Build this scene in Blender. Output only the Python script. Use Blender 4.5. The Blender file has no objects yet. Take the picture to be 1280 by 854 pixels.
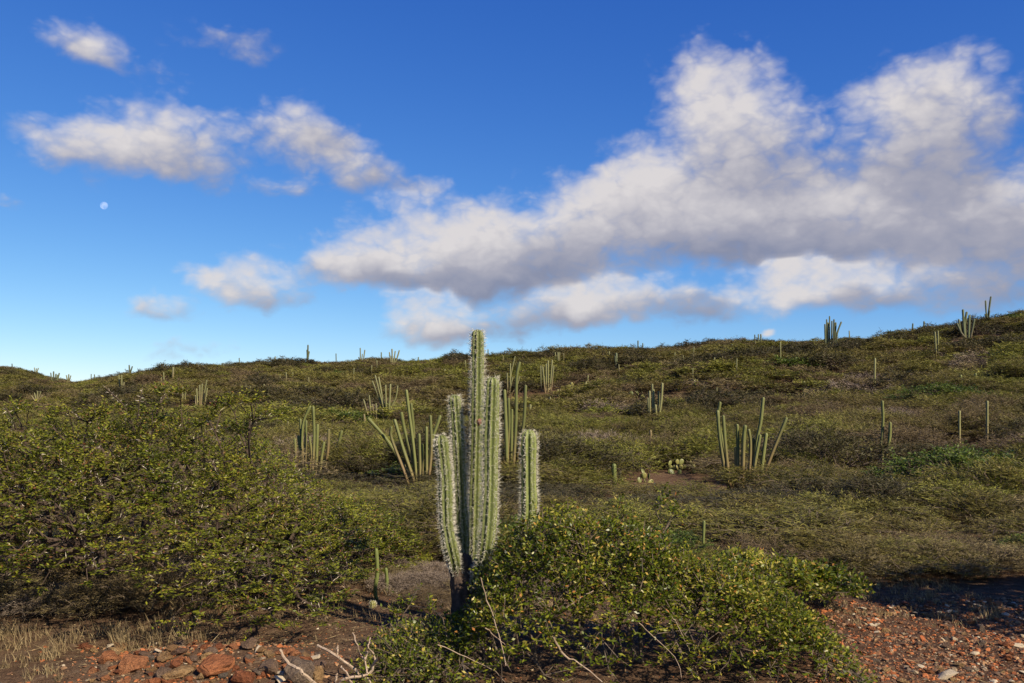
import bpy, bmesh, math, random
import numpy as np
R = math.radians
sc = bpy.context.scene
col = sc.collection
rng = np.random.default_rng(7)
random.seed(7)

# ------------------------------------------------------------------ camera
F, W0, H0 = 1100.0, 1280.0, 854.0
HORIZON = 520.0
PITCH = math.atan((HORIZON - H0 / 2) / F)
EYE = 1.9
cam_d = bpy.data.cameras.new('camera'); cam = bpy.data.objects.new('camera', cam_d); col.objects.link(cam)
cam_d.sensor_width = 36.0; cam_d.sensor_fit = 'HORIZONTAL'; cam_d.lens = 36.0 * F / W0
cam_d.clip_start = 0.05; cam_d.clip_end = 20000
cam.location = (0, 0, EYE); cam.rotation_euler = (math.pi / 2 + PITCH, 0, 0)
sc.camera = cam
sc.render.resolution_x = 1024; sc.render.resolution_y = 683
sc.view_settings.view_transform = 'Standard'; sc.view_settings.look = 'None'
sc.view_settings.gamma = 1.0; sc.view_settings.use_curve_mapping = False
EXPO = 0.76; sc.view_settings.exposure = EXPO

def ray(px, py):
    """direction of a photo pixel, scaled to advance one metre along +Y"""
    a = (px - W0 / 2) / F; b = (H0 / 2 - py) / F
    cp, sp = math.cos(PITCH), math.sin(PITCH)
    x, y, z = a, cp - b * sp, sp + b * cp
    return np.array((x / y, 1.0, z / y))

def at(px, py, Y):
    return np.array((0, 0, EYE)) + ray(px, py) * Y

# ------------------------------------------------------------------ sun and sky
SUN_AZ, SUN_EL = R(138), R(35)            # azimuth clockwise from +Y (the view direction)
sun_vec = np.array((math.sin(SUN_AZ) * math.cos(SUN_EL), math.cos(SUN_AZ) * math.cos(SUN_EL), math.sin(SUN_EL)))
sd = bpy.data.lights.new('sun', 'SUN'); so = bpy.data.objects.new('sun', sd); col.objects.link(so)
sd.energy = 5.0; sd.angle = R(0.5); sd.color = (1.0, 0.87, 0.66)
so.rotation_euler = (math.pi / 2 - SUN_EL, 0, math.pi - SUN_AZ)
so.location = (20, -20, 30)

world = bpy.data.worlds.new('World'); sc.world = world; world.use_nodes = True
wt = world.node_tree; wt.nodes.clear()
def N(t, typ, **kw):
    n = t.nodes.new(typ)
    for k, v in kw.items():
        if k == 'inp':
            for i, val in v.items(): n.inputs[i].default_value = val
        else: setattr(n, k, v)
    return n
def MATH(t, op, a, b=None, c=None, clamp=False):
    n = t.nodes.new('ShaderNodeMath'); n.operation = op; n.use_clamp = clamp
    for i, v in enumerate((a, b, c)):
        if v is None: continue
        if isinstance(v, (int, float)): n.inputs[i].default_value = v
        else: t.links.new(v, n.inputs[i])
    return n.outputs[0]
def VM(t, op, a, b, out=0):
    n = t.nodes.new('ShaderNodeVectorMath'); n.operation = op
    for i, v in enumerate((a, b)):
        if isinstance(v, (tuple, list)): n.inputs[i].default_value = v
        else: t.links.new(v, n.inputs[i])
    return n.outputs['Value'] if op in ('DOT_PRODUCT', 'LENGTH') else n.outputs[0]

sky = N(wt, 'ShaderNodeTexSky', sky_type='NISHITA', sun_disc=False, sun_elevation=SUN_EL, sun_rotation=SUN_AZ,
        altitude=0.0, air_density=0.7, dust_density=0.3, ozone_density=4.0)
# the photograph's deep blue: each channel of the sky follows its own response curve
SKY_STRENGTH = 0.085
sp = N(wt, 'ShaderNodeSeparateColor'); wt.links.new(sky.outputs[0], sp.inputs[0])
cb = N(wt, 'ShaderNodeCombineColor')
for i, (gain, pw, top) in enumerate(((2.50, 1.55, 1.0), (1.60, 1.14, 1.2), (1.25, 0.62, 1.35))):
    v = MATH(wt, 'POWER', MATH(wt, 'MULTIPLY', sp.outputs[i], SKY_STRENGTH), pw)
    v = MATH(wt, 'MINIMUM', MATH(wt, 'MULTIPLY', v, gain), top)
    wt.links.new(MATH(wt, 'DIVIDE', v, SKY_STRENGTH), cb.inputs[i])
bg1 = N(wt, 'ShaderNodeBackground', inp={'Strength': SKY_STRENGTH * 2 ** -EXPO}); wt.links.new(cb.outputs[0], bg1.inputs[0])
wo = N(wt, 'ShaderNodeOutputWorld'); wt.links.new(bg1.outputs[0], wo.inputs[0])
def noise(t, vec, scale, detail=6, rough=0.55, dist=0.0, out='Fac'):
    n = N(t, 'ShaderNodeTexNoise', inp={'Scale': scale, 'Detail': detail, 'Roughness': rough, 'Distortion': dist})
    t.links.new(vec, n.inputs['Vector']); return n.outputs[out]

# ------------------------------------------------------------------ helpers
def tag(o, label=None, cat=None, group=None, kind=None):
    if label: o['label'] = label
    if cat: o['category'] = cat
    if group: o['group'] = group
    if kind: o['kind'] = kind
    return o
def empty(name, loc, rz=0.0):
    o = bpy.data.objects.new(name, None); col.objects.link(o)
    o.location = tuple(map(float, loc)); o.rotation_euler = (0, 0, rz); o.empty_display_size = 0.2
    return o
def link(name, me, parent=None, mat=None):
    o = bpy.data.objects.new(name, me); col.objects.link(o)
    if parent is not None: o.parent = parent
    if mat is not None and len(me.materials) == 0: me.materials.append(mat)
    return o
def quads(name, Q, tint=None, smooth=False, mats=(), midx=None):
    """Q: (n,4,3) quad soup -> mesh with a per-point 'tint'"""
    n = len(Q)
    me = bpy.data.meshes.new(name)
    me.vertices.add(n * 4); me.loops.add(n * 4); me.polygons.add(n)
    me.vertices.foreach_set('co', np.ascontiguousarray(Q, dtype=np.float32).reshape(-1))
    me.loops.foreach_set('vertex_index', np.arange(n * 4, dtype=np.int32))
    me.polygons.foreach_set('loop_start', np.arange(0, n * 4, 4, dtype=np.int32))
    me.polygons.foreach_set('loop_total', np.full(n, 4, dtype=np.int32))
    for m_ in mats: me.materials.append(m_)
    if midx is not None: me.polygons.foreach_set('material_index', np.asarray(midx, dtype=np.int32))
    if tint is not None:
        a = me.attributes.new('tint', 'FLOAT', 'POINT')
        a.data.foreach_set('value', np.repeat(np.asarray(tint, dtype=np.float32), 4))
    me.update(calc_edges=True)
    return me
def pymesh(name, V, Fc, tint=None, smooth=True, mats=()):
    me = bpy.data.meshes.new(name); me.from_pydata([tuple(map(float, v)) for v in V], [], Fc)
    for m_ in mats: me.materials.append(m_)
    if smooth: me.polygons.foreach_set('use_smooth', [True] * len(me.polygons))
    if tint is not None:
        a = me.attributes.new('tint', 'FLOAT', 'POINT'); a.data.foreach_set('value', np.asarray(tint, dtype=np.float32))
    me.update(); return me
def norm(v):
    return v / np.maximum(np.linalg.norm(v, axis=-1, keepdims=True), 1e-9)
def leaves(P, d, nrm, L, Wd):
    """diamond leaves from base P along d; faces roughly towards nrm"""
    d = norm(d); s = norm(np.cross(d, nrm)); L = np.asarray(L)[..., None]; Wd = np.asarray(Wd)[..., None]
    return np.stack((P, P + d * L * 0.45 + s * Wd * 0.5, P + d * L, P + d * L * 0.45 - s * Wd * 0.5), axis=1)
def tubes(A, B, ra, rb, k=3):
    """open k-sided prisms for segments A-B -> quads"""
    d = norm(B - A); up = np.where(np.abs(d[:, 2:3]) > 0.9, np.array([[1.0, 0, 0]]), np.array([[0, 0, 1.0]]))
    s = norm(np.cross(d, up)); t = np.cross(s, d)
    out = []
    for i in range(k):
        a0, a1 = 2 * math.pi * i / k, 2 * math.pi * (i + 1) / k
        o0 = s * math.cos(a0) + t * math.sin(a0); o1 = s * math.cos(a1) + t * math.sin(a1)
        out.append(np.stack((A + o0 * ra[:, None], A + o1 * ra[:, None], B + o1 * rb[:, None], B + o0 * rb[:, None]), axis=1))
    return np.concatenate(out)
def skeleton(bases, targets, g, seg=0.12, wob=0.10, r_tip=0.003, r_pow=0.42, r_max=0.08, bias=0.55, sag=0.0):
    """grow branches from the bases to every target; returns node positions, parents, radii, tip nodes"""
    bases = np.asarray(bases, float)
    cap = len(bases) + len(targets) * 14 + 50
    P = np.zeros((cap, 3)); par = np.full(cap, -1); dep = np.zeros(cap)
    P[:len(bases)] = bases; n = len(bases); tips = []
    b0 = bases.mean(0)
    order = np.argsort(np.linalg.norm(targets - b0, axis=1) + g.normal(0, .15, len(targets)))
    for ti in order:
        T = targets[ti]
        dist = np.linalg.norm(P[:n] - T, axis=1)
        j = int(np.argmin(dist + bias * dep[:n]))
        A = P[j]; L = dist[j]; m = int(min(12, max(1, round(L / seg))))
        if n + m >= cap: break
        side = g.normal(0, 1, 3); side *= wob * L / max(np.linalg.norm(side), 1e-6)
        last = j
        for i in range(1, m + 1):
            t = i / m
            q = A * (1 - t) + T * t + side * math.sin(math.pi * t)
            q[2] += sag * L * math.sin(math.pi * t)
            P[n] = q; par[n] = last; dep[n] = dep[last] + L / m; last = n; n += 1
        tips.append(last)
    P, par = P[:n], par[:n]
    cnt = np.zeros(n); cnt[tips] += 1
    for i in range(n - 1, -1, -1):
        if par[i] >= 0: cnt[par[i]] += cnt[i]
    rad = np.minimum(r_tip * np.maximum(cnt, 1) ** r_pow, r_max)
    return P, par, rad, np.array(tips)
def skel_tubes(P, par, rad, k=3, kbig=6, big=0.02):
    e = np.where(par >= 0)[0]
    a = par[e]
    rb = rad[e]; ra = np.minimum(rad[a], rb * 1.6)
    m = rb > big
    out = []
    if (~m).any(): out.append(tubes(P[a[~m]], P[e[~m]], ra[~m], rb[~m], k))
    if m.any(): out.append(tubes(P[a[m]], P[e[m]], ra[m], rb[m], kbig))
    return np.concatenate(out)

# value noise for terrain and scattering
_perm = np.random.default_rng(3).random((256, 256))
def vnoise(x, y):
    xi = np.floor(x).astype(int); yi = np.floor(y).astype(int); fx = x - xi; fy = y - yi
    fx = fx * fx * (3 - 2 * fx); fy = fy * fy * (3 - 2 * fy)
    h = lambda a, b: _perm[a % 256, b % 256]
    return (h(xi, yi) * (1 - fx) + h(xi + 1, yi) * fx) * (1 - fy) + (h(xi, yi + 1) * (1 - fx) + h(xi + 1, yi + 1) * fx) * fy - 0.5

# ------------------------------------------------------------------ terrain
SKYL = [(-300,436),(-150,446),(0,456),(20,458),(40,463),(60,469),(80,473),(97,476),(130,470),(160,466),(200,461),(225,457),(255,455),(280,454),(300,452),(330,449),(385,448),
        (420,450),(480,448),(520,450),(560,446),(600,446),(640,442),(690,439),(740,434),(790,433),(840,433),(880,427),(900,425),(940,425),(1000,425),(1040,420),(1090,419),
        (1100,417),(1140,411),(1180,406),(1200,401),(1225,400),(1260,394),(1280,389),(1400,372),(1600,352)]
RID = [(-300,190),(0,175),(60,165),(97,150),(140,128),(200,122),(400,122),(640,120),(900,106),(1100,96),(1280,88),(1600,86)]
_u = np.array([ray(a, b)[0] for a, b in SKYL]); _t = np.array([ray(a, b)[2] for a, b in SKYL])
_ru = np.array([ray(a, 440)[0] for a, b in RID]); _rr = np.array([b for a, b in RID], float)
_pt = np.array([0, .10, .15, .22, .3, .4, .5, .6, .7, .8, .9, 1.0, 1.1, 1.25, 1.6, 2.2, 4.0])
_pv = np.array([0, 0, .004, .018, .05, .115, .215, .36, .53, .71, .88, 1.0, 1.04, .98, .7, .35, .1])
_tt = np.linspace(0, 4, 801); _pp = np.interp(_tt, _pt, _pv)
_k = np.ones(25) / 25.0; _pp = np.convolve(np.pad(_pp, 12, mode='edge'), _k, mode='valid')
def terr(x, y):
    x = np.asarray(x, float); y = np.asarray(y, float)
    ys = np.maximum(y, 1.0); u = np.clip(x / ys, -1.2, 1.1)
    Rr = np.interp(u, _ru, _rr); zr = EYE + np.interp(u, _u, _t) * Rr - 1.0
    t = np.clip(y / Rr, 0, 4)
    z = zr * np.interp(t, _tt, _pp)
    amp = np.clip((y - 14) / 40, 0, 1) * np.where(t < 0.85, 1, np.clip((1.15 - t) / 0.3, 0.15, 1))
    z = z + amp * (1.7 * vnoise(x / 19 + 3.1, y / 12 + 7.7) + 0.9 * vnoise(x / 9 + 11, y / 5.5 + 2))
    near = np.clip(1 - np.abs(y - 8) / 40, 0, 1)
    z = z + near * (0.10 * vnoise(x / 1.7, y / 1.3 + 5) + 0.035 * vnoise(x / .45, y / .4))
    # low rubble bank in front of the thorn tree
    z = z + 0.16 * np.exp(-((x + 2.35) / 1.15) ** 2 - ((y - 6.7) / 0.42) ** 2)
    return z
def tz(x, y): return float(terr(np.array([x]), np.array([y]))[0])
def ground_hit(px, py, lift=0.0, y0=6.0, y1=200.0):
    """where the sight line of a pixel meets the ground raised by lift"""
    r = ray(px, py); Y = np.geomspace(y0, y1, 1500)
    g = terr(r[0] * Y, Y) + lift - (EYE + r[2] * Y)
    k = np.where(g >= 0)[0]
    Yh = Y[k[0]] if len(k) else None
    if Yh is None: Yh = float(np.interp(r[0], _ru, _rr)) * 0.99
    return Yh

def axis(segs):
    out = []
    for a, b, s in segs: out.append(np.arange(a, b, s))
    return np.unique(np.round(np.concatenate(out), 3))
def grow(lo, hi, k=1.35, s0=3.0):
    v = [lo]; s = s0
    while v[-1] < hi: v.append(v[-1] + s); s *= k
    return np.array(v)
gx = np.unique(np.concatenate((-grow(150, 6000), axis([(-150, -10, 1.2), (-10, 10, .13), (10, 150.1, 1.2)]), grow(150, 6000))))
gy = np.unique(np.concatenate((-grow(20, 4000), axis([(-20, 4, 1.0), (4, 13, .11), (13, 40, .6), (40, 200.1, 1.2)]), grow(200, 8000))))
GX, GY = np.meshgrid(gx, gy); GZ = terr(GX, GY)
nx, ny = len(gx), len(gy)
me = bpy.data.meshes.new('ground')
idx = np.arange(nx * ny).reshape(ny, nx)
fq = np.stack((idx[:-1, :-1], idx[:-1, 1:], idx[1:, 1:], idx[1:, :-1]), axis=-1).reshape(-1, 4)
me.vertices.add(nx * ny); me.loops.add(fq.size); me.polygons.add(len(fq))
me.vertices.foreach_set('co', np.stack((GX, GY, GZ), -1).astype(np.float32).reshape(-1))
me.loops.foreach_set('vertex_index', fq.astype(np.int32).reshape(-1))
me.polygons.foreach_set('loop_start', np.arange(0, fq.size, 4, dtype=np.int32))
me.polygons.foreach_set('loop_total', np.full(len(fq), 4, dtype=np.int32))
me.polygons.foreach_set('use_smooth', np.ones(len(fq), dtype=bool))
me.update(calc_edges=True)

# ------------------------------------------------------------------ materials
def base_mat(name):
    m_ = bpy.data.materials.new(name); m_.use_nodes = True
    t = m_.node_tree; b = t.nodes['Principled BSDF']
    return m_, t, b
def ramp(t, fac, stops):
    r = N(t, 'ShaderNodeValToRGB'); es = r.color_ramp.elements
    es[0].position, es[0].color = stops[0][0], (*stops[0][1], 1)
    es[1].position, es[1].color = stops[-1][0], (*stops[-1][1], 1)
    for p_, c_ in stops[1:-1]:
        q = es.new(p_); q.color = (*c_, 1)
    t.links.new(fac, r.inputs[0]); return r.outputs[0]
def mixc(t, fac, a, b, mode='MIX'):
    n = N(t, 'ShaderNodeMix', data_type='RGBA', blend_type=mode)
    for i, v in ((0, fac), (6, a), (7, b)):
        if isinstance(v, (int, float)): n.inputs[i].default_value = v
        elif isinstance(v, tuple): n.inputs[i].default_value = (*v, 1)
        else: t.links.new(v, n.inputs[i])
    return n.outputs[2]
def tintattr(t):
    return N(t, 'ShaderNodeAttribute', attribute_name='tint').outputs['Fac']
def objpos(t): return N(t, 'ShaderNodeTexCoord').outputs['Object']
def wpos(t): return N(t, 'ShaderNodeNewGeometry').outputs['Position']
def bump(t, b, h, strength=0.4, dist=0.02):
    n = N(t, 'ShaderNodeBump', inp={'Strength': strength, 'Distance': dist}); t.links.new(h, n.inputs['Height'])
    t.links.new(n.outputs[0], b.inputs['Normal'])

def leaf_mat(name, stops, rough=0.55, transl=0.25, vary=0.5, patch=None, hue=0.0):
    m_, t, b = base_mat(name)
    rnd = N(t, 'ShaderNodeObjectInfo').outputs['Random']
    c = ramp(t, tintattr(t), stops)
    hs = N(t, 'ShaderNodeHueSaturation')
    t.links.new(c, hs.inputs['Color'])
    t.links.new(MATH(t, 'MULTIPLY_ADD', rnd, hue, 0.5 - hue / 2), hs.inputs['Hue'])
    t.links.new(MATH(t, 'MULTIPLY_ADD', rnd, vary, 1.0 - vary / 2), hs.inputs['Value'])
    c = hs.outputs[0]
    if patch:
        n1 = noise(t, wpos(t), 0.09, 3, 0.6)
        f = N(t, 'ShaderNodeMapRange', inp={'From Min': 0.42, 'From Max': 0.62}); t.links.new(n1, f.inputs['Value'])
        c = mixc(t, MATH(t, 'MULTIPLY', f.outputs[0], 0.55), c, patch)
    b.inputs['Roughness'].default_value = rough
    b.inputs['Specular IOR Level'].default_value = 0.3
    t.links.new(c, b.inputs['Base Color'])
    tr = N(t, 'ShaderNodeBsdfTranslucent'); t.links.new(c, tr.inputs[0])
    mx = N(t, 'ShaderNodeMixShader', inp={0: transl}); t.links.new(b.outputs[0], mx.inputs[1]); t.links.new(tr.outputs[0], mx.inputs[2])
    t.links.new(mx.outputs[0], t.nodes['Material Output'].inputs[0])
    return m_
def bark_mat(name, c0, c1, scale=30, rough=0.85, vary=0.3):
    m_, t, b = base_mat(name)
    n1 = noise(t, objpos(t), scale, 5, 0.65)
    c = ramp(t, n1, [(0.3, c0), (0.7, c1)])
    t.links.new(c, b.inputs['Base Color']); b.inputs['Roughness'].default_value = rough
    b.inputs['Specular IOR Level'].default_value = 0.2
    bump(t, b, n1, 0.5, 0.01)
    return m_

M = {}
# soil: red-brown earth with pale litter and darker humus blotches
m_, t, b = base_mat('soil')
p = wpos(t)
n1 = noise(t, p, 1.1, 8, 0.62); n2 = noise(t, p, 9.0, 8, 0.7); n3 = noise(t, p, 60.0, 4, 0.7)
c = ramp(t, n1, [(0.3, (0.085, 0.052, 0.030)), (0.5, (0.120, 0.070, 0.042)), (0.7, (0.160, 0.110, 0.070))])
c2 = ramp(t, n2, [(0.36, (0.045, 0.028, 0.018)), (0.5, (0.105, 0.065, 0.040)), (0.66, (0.20, 0.145, 0.095))])
c = mixc(t, 0.55, c, c2)
c3 = ramp(t, n3, [(0.35, (0.40, 0.38, 0.36)), (0.65, (1.3, 1.25, 1.2))])
c = mixc(t, 0.75, c, c3, 'MULTIPLY')
# the gravel patch lies on redder earth
sx = N(t, 'ShaderNodeSeparateXYZ'); t.links.new(p, sx.inputs[0])
gx_ = N(t, 'ShaderNodeMapRange', inp={'From Min': 1.6, 'From Max': 2.8}); t.links.new(MATH(t, 'MULTIPLY_ADD', n1, 1.5, MATH(t, 'ADD', sx.outputs[0], -.75)), gx_.inputs['Value'])
gy_ = N(t, 'ShaderNodeMapRange', inp={'From Min': 10.4, 'From Max': 9.2}); t.links.new(MATH(t, 'MULTIPLY_ADD', n1, 1.5, MATH(t, 'ADD', sx.outputs[1], -.75)), gy_.inputs['Value'])
c = mixc(t, MATH(t, 'MULTIPLY', MATH(t, 'MULTIPLY', gx_.outputs[0], gy_.outputs[0]), .75), c, ramp(t, n2, [(0.36, (0.030, 0.016, 0.011)), (0.5, (0.080, 0.040, 0.023)), (0.64, (0.15, 0.078, 0.045))]))
t.links.new(c, b.inputs['Base Color']); b.inputs['Roughness'].default_value = 0.95; b.inputs['Specular IOR Level'].default_value = 0.1
hh = MATH(t, 'MULTIPLY_ADD', n3, 0.35, n2); bump(t, b, hh, 0.9, 0.05)
M['soil'] = m_
link('ground', me, None, M['soil'])['kind'] = 'structure'

M['olive'] = leaf_mat('olive_foliage', [(0.0, (0.062, 0.069, 0.009)), (0.35, (0.134, 0.135, 0.019)), (0.7, (0.205, 0.182, 0.032)), (1.0, (0.195, 0.145, 0.055))], 0.6, 0.22, 0.8, (0.140, 0.096, 0.040), 0.03)
M['brown'] = leaf_mat('brown_foliage', [(0.0, (0.095, 0.072, 0.030)), (0.5, (0.155, 0.115, 0.050)), (1.0, (0.20, 0.152, 0.085))], 0.75, 0.15, 0.5, None, 0.03)
M['grey'] = leaf_mat('grey_twigs', [(0.0, (0.10, 0.072, 0.048)), (0.5, (0.16, 0.120, 0.088)), (1.0, (0.23, 0.185, 0.145))], 0.85, 0.0, 0.4)
M['green'] = leaf_mat('fresh_foliage', [(0.0, (0.045, 0.070, 0.010)), (0.5, (0.085, 0.125, 0.018)), (1.0, (0.15, 0.165, 0.03))], 0.5, 0.25, 0.3)
M['dark'] = leaf_mat('shade_dark_foliage', [(0.0, (0.034, 0.032, 0.010)), (0.5, (0.064, 0.056, 0.018)), (1.0, (0.105, 0.085, 0.034))], 0.6, 0.15, 0.5)  # dark bushes; leaf colour also stands in for shade under shrub rows
M['thorn_leaf'] = leaf_mat('thorn_tree_foliage', [(0.0, (0.040, 0.056, 0.005)), (0.4, (0.138, 0.160, 0.011)), (0.72, (0.285, 0.272, 0.028)), (0.86, (0.20, 0.145, 0.036)), (0.95, (0.20, 0.080, 0.032)), (1.0, (0.22, 0.09, 0.05))], 0.5, 0.3, 0.15)
M['bush_leaf'] = leaf_mat('bush_leaves', [(0.0, (0.034, 0.052, 0.004)), (0.5, (0.098, 0.126, 0.008)), (0.8, (0.225, 0.220, 0.018)), (0.93, (0.38, 0.31, 0.07)), (0.97, (0.46, 0.25, 0.06)), (1.0, (0.38, 0.15, 0.04))], 0.36, 0.32, 0.0)
M['bark_dark'] = bark_mat('dark_bark', (0.035, 0.024, 0.018), (0.10, 0.07, 0.052))
M['bark_scrub'] = bark_mat('scrub_bark', (0.06, 0.044, 0.032), (0.14, 0.108, 0.08))
M['bark_grey'] = bark_mat('grey_bark', (0.10, 0.078, 0.06), (0.25, 0.205, 0.165))
M['dead_wood'] = bark_mat('bleached_dead_wood', (0.22, 0.155, 0.105), (0.40, 0.31, 0.23), 22)
M['thorn'] = bark_mat('pale_thorns', (0.34, 0.28, 0.21), (0.52, 0.46, 0.38), 8, 0.6)
M['spine'] = bark_mat('cream_spines', (0.46, 0.43, 0.34), (0.66, 0.63, 0.54), 8, 0.55)
M['straw'] = leaf_mat('dry_straw', [(0.0, (0.10, 0.068, 0.034)), (0.5, (0.18, 0.128, 0.064)), (1.0, (0.30, 0.23, 0.12))], 0.7, 0.2, 0.0)

# cactus skin: tint is 0 in the grooves and 1 on the rib crests; the old foot of a stem goes corky
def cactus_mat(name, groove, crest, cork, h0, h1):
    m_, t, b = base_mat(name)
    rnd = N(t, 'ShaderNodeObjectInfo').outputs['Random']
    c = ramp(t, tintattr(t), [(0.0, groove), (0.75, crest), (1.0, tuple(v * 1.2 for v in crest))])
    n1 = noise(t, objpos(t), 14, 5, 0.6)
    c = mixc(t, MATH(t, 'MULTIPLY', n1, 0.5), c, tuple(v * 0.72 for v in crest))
    sp = N(t, 'ShaderNodeSeparateXYZ'); t.links.new(objpos(t), sp.inputs[0])
    hz = MATH(t, 'ADD', sp.outputs[2], MATH(t, 'MULTIPLY_ADD', n1, 0.5, MATH(t, 'MULTIPLY_ADD', rnd, 0.9, -0.7)))
    f = N(t, 'ShaderNodeMapRange', inp={'From Min': h0, 'From Max': h1, 'To Min': 1.0, 'To Max': 0.0}); t.links.new(hz, f.inputs['Value'])
    c = mixc(t, f.outputs[0], c, cork)
    hs = N(t, 'ShaderNodeHueSaturation'); t.links.new(c, hs.inputs['Color'])
    t.links.new(MATH(t, 'MULTIPLY_ADD', rnd, 0.35, 0.82), hs.inputs['Value'])
    t.links.new(hs.outputs[0], b.inputs['Base Color']); b.inputs['Roughness'].default_value = 0.5
    b.inputs['Specular IOR Level'].default_value = 0.3
    bump(t, b, n1, 0.25, 0.01)
    return m_
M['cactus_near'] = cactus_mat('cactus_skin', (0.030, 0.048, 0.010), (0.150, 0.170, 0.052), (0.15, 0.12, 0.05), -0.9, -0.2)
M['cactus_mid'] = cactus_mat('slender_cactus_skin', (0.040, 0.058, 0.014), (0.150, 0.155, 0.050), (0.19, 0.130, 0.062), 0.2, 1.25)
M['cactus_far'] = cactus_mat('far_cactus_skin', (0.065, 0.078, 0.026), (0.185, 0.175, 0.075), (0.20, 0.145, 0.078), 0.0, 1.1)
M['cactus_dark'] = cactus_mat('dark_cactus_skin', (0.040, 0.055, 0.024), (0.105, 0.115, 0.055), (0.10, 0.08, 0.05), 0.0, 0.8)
m_, t, b = base_mat('prickly_pear_skin')
n1 = noise(t, objpos(t), 9, 4, .6); rnd = N(t, 'ShaderNodeObjectInfo').outputs['Random']
c = ramp(t, MATH(t, 'MULTIPLY_ADD', rnd, 0.6, MATH(t, 'MULTIPLY', n1, 0.4)), [(0.2, (0.09, 0.11, 0.03)), (0.6, (0.19, 0.18, 0.05)), (0.9, (0.29, 0.25, 0.09))])
t.links.new(c, b.inputs['Base Color']); b.inputs['Roughness'].default_value = 0.5; M['pear'] = m_
# stone classes
def stone_mat(name, stops):
    m_, t, b = base_mat(name)
    rnd = MATH(t, 'FRACT', MATH(t, 'ADD', N(t, 'ShaderNodeObjectInfo').outputs['Random'], tintattr(t)))
    c = ramp(t, rnd, stops)
    n1 = noise(t, objpos(t), 1.7 if name != 'mixed_stone' else 25, 6, 0.65); n2 = noise(t, objpos(t), 6 if name != 'mixed_stone' else 70, 5, 0.7)
    c = mixc(t, 0.8, c, ramp(t, n1, [(0.3, (0.42, 0.44, 0.46)), (0.48, (1, 1, 1)), (0.68, (1.35, 1.5, 1.6))]), 'MULTIPLY')
    c = mixc(t, 0.5, c, ramp(t, n2, [(0.35, (0.6, 0.6, 0.6)), (0.65, (1.3, 1.3, 1.3))]), 'MULTIPLY')
    t.links.new(c, b.inputs['Base Color']); b.inputs['Roughness'].default_value = 0.9; b.inputs['Specular IOR Level'].default_value = 0.15
    bump(t, b, MATH(t, 'ADD', n1, MATH(t, 'MULTIPLY', n2, 0.4)), 0.8, 0.12 if name != 'mixed_stone' else .01)
    return m_
RED = [(0.0, (0.15, 0.052, 0.025)), (0.5, (0.26, 0.092, 0.038)), (1.0, (0.28, 0.125, 0.058))]
OCH = [(0.0, (0.21, 0.115, 0.052)), (0.5, (0.27, 0.165, 0.078)), (1.0, (0.33, 0.20, 0.09))]
BRN = [(0.0, (0.115, 0.065, 0.042)), (0.5, (0.155, 0.098, 0.065)), (1.0, (0.11, 0.088, 0.068))]
M['stone_red'] = stone_mat('rust_red_stone', RED); M['stone_ochre'] = stone_mat('ochre_stone', OCH); M['stone_brown'] = stone_mat('brown_stone', BRN)
M['stone'] = stone_mat('mixed_stone', [(0.0, (0.22, 0.068, 0.026)), (0.25, (0.36, 0.12, 0.043)), (0.42, (0.21, 0.105, 0.055)), (0.62, (0.085, 0.055, 0.038)), (0.78, (0.32, 0.175, 0.085)), (0.90, (0.12, 0.092, 0.07)), (0.97, (0.32, 0.235, 0.14)), (1.0, (0.46, 0.38, 0.27))])
m_, t, b = base_mat('pale_stone')
n1 = noise(t, objpos(t), 20, 6, 0.65)
c = ramp(t, n1, [(0.3, (0.30, 0.225, 0.145)), (0.6, (0.47, 0.385, 0.27))]); t.links.new(c, b.inputs['Base Color']); b.inputs['Roughness'].default_value = 0.9
bump(t, b, n1, 0.6, 0.02); M['pale_stone'] = m_

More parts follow.
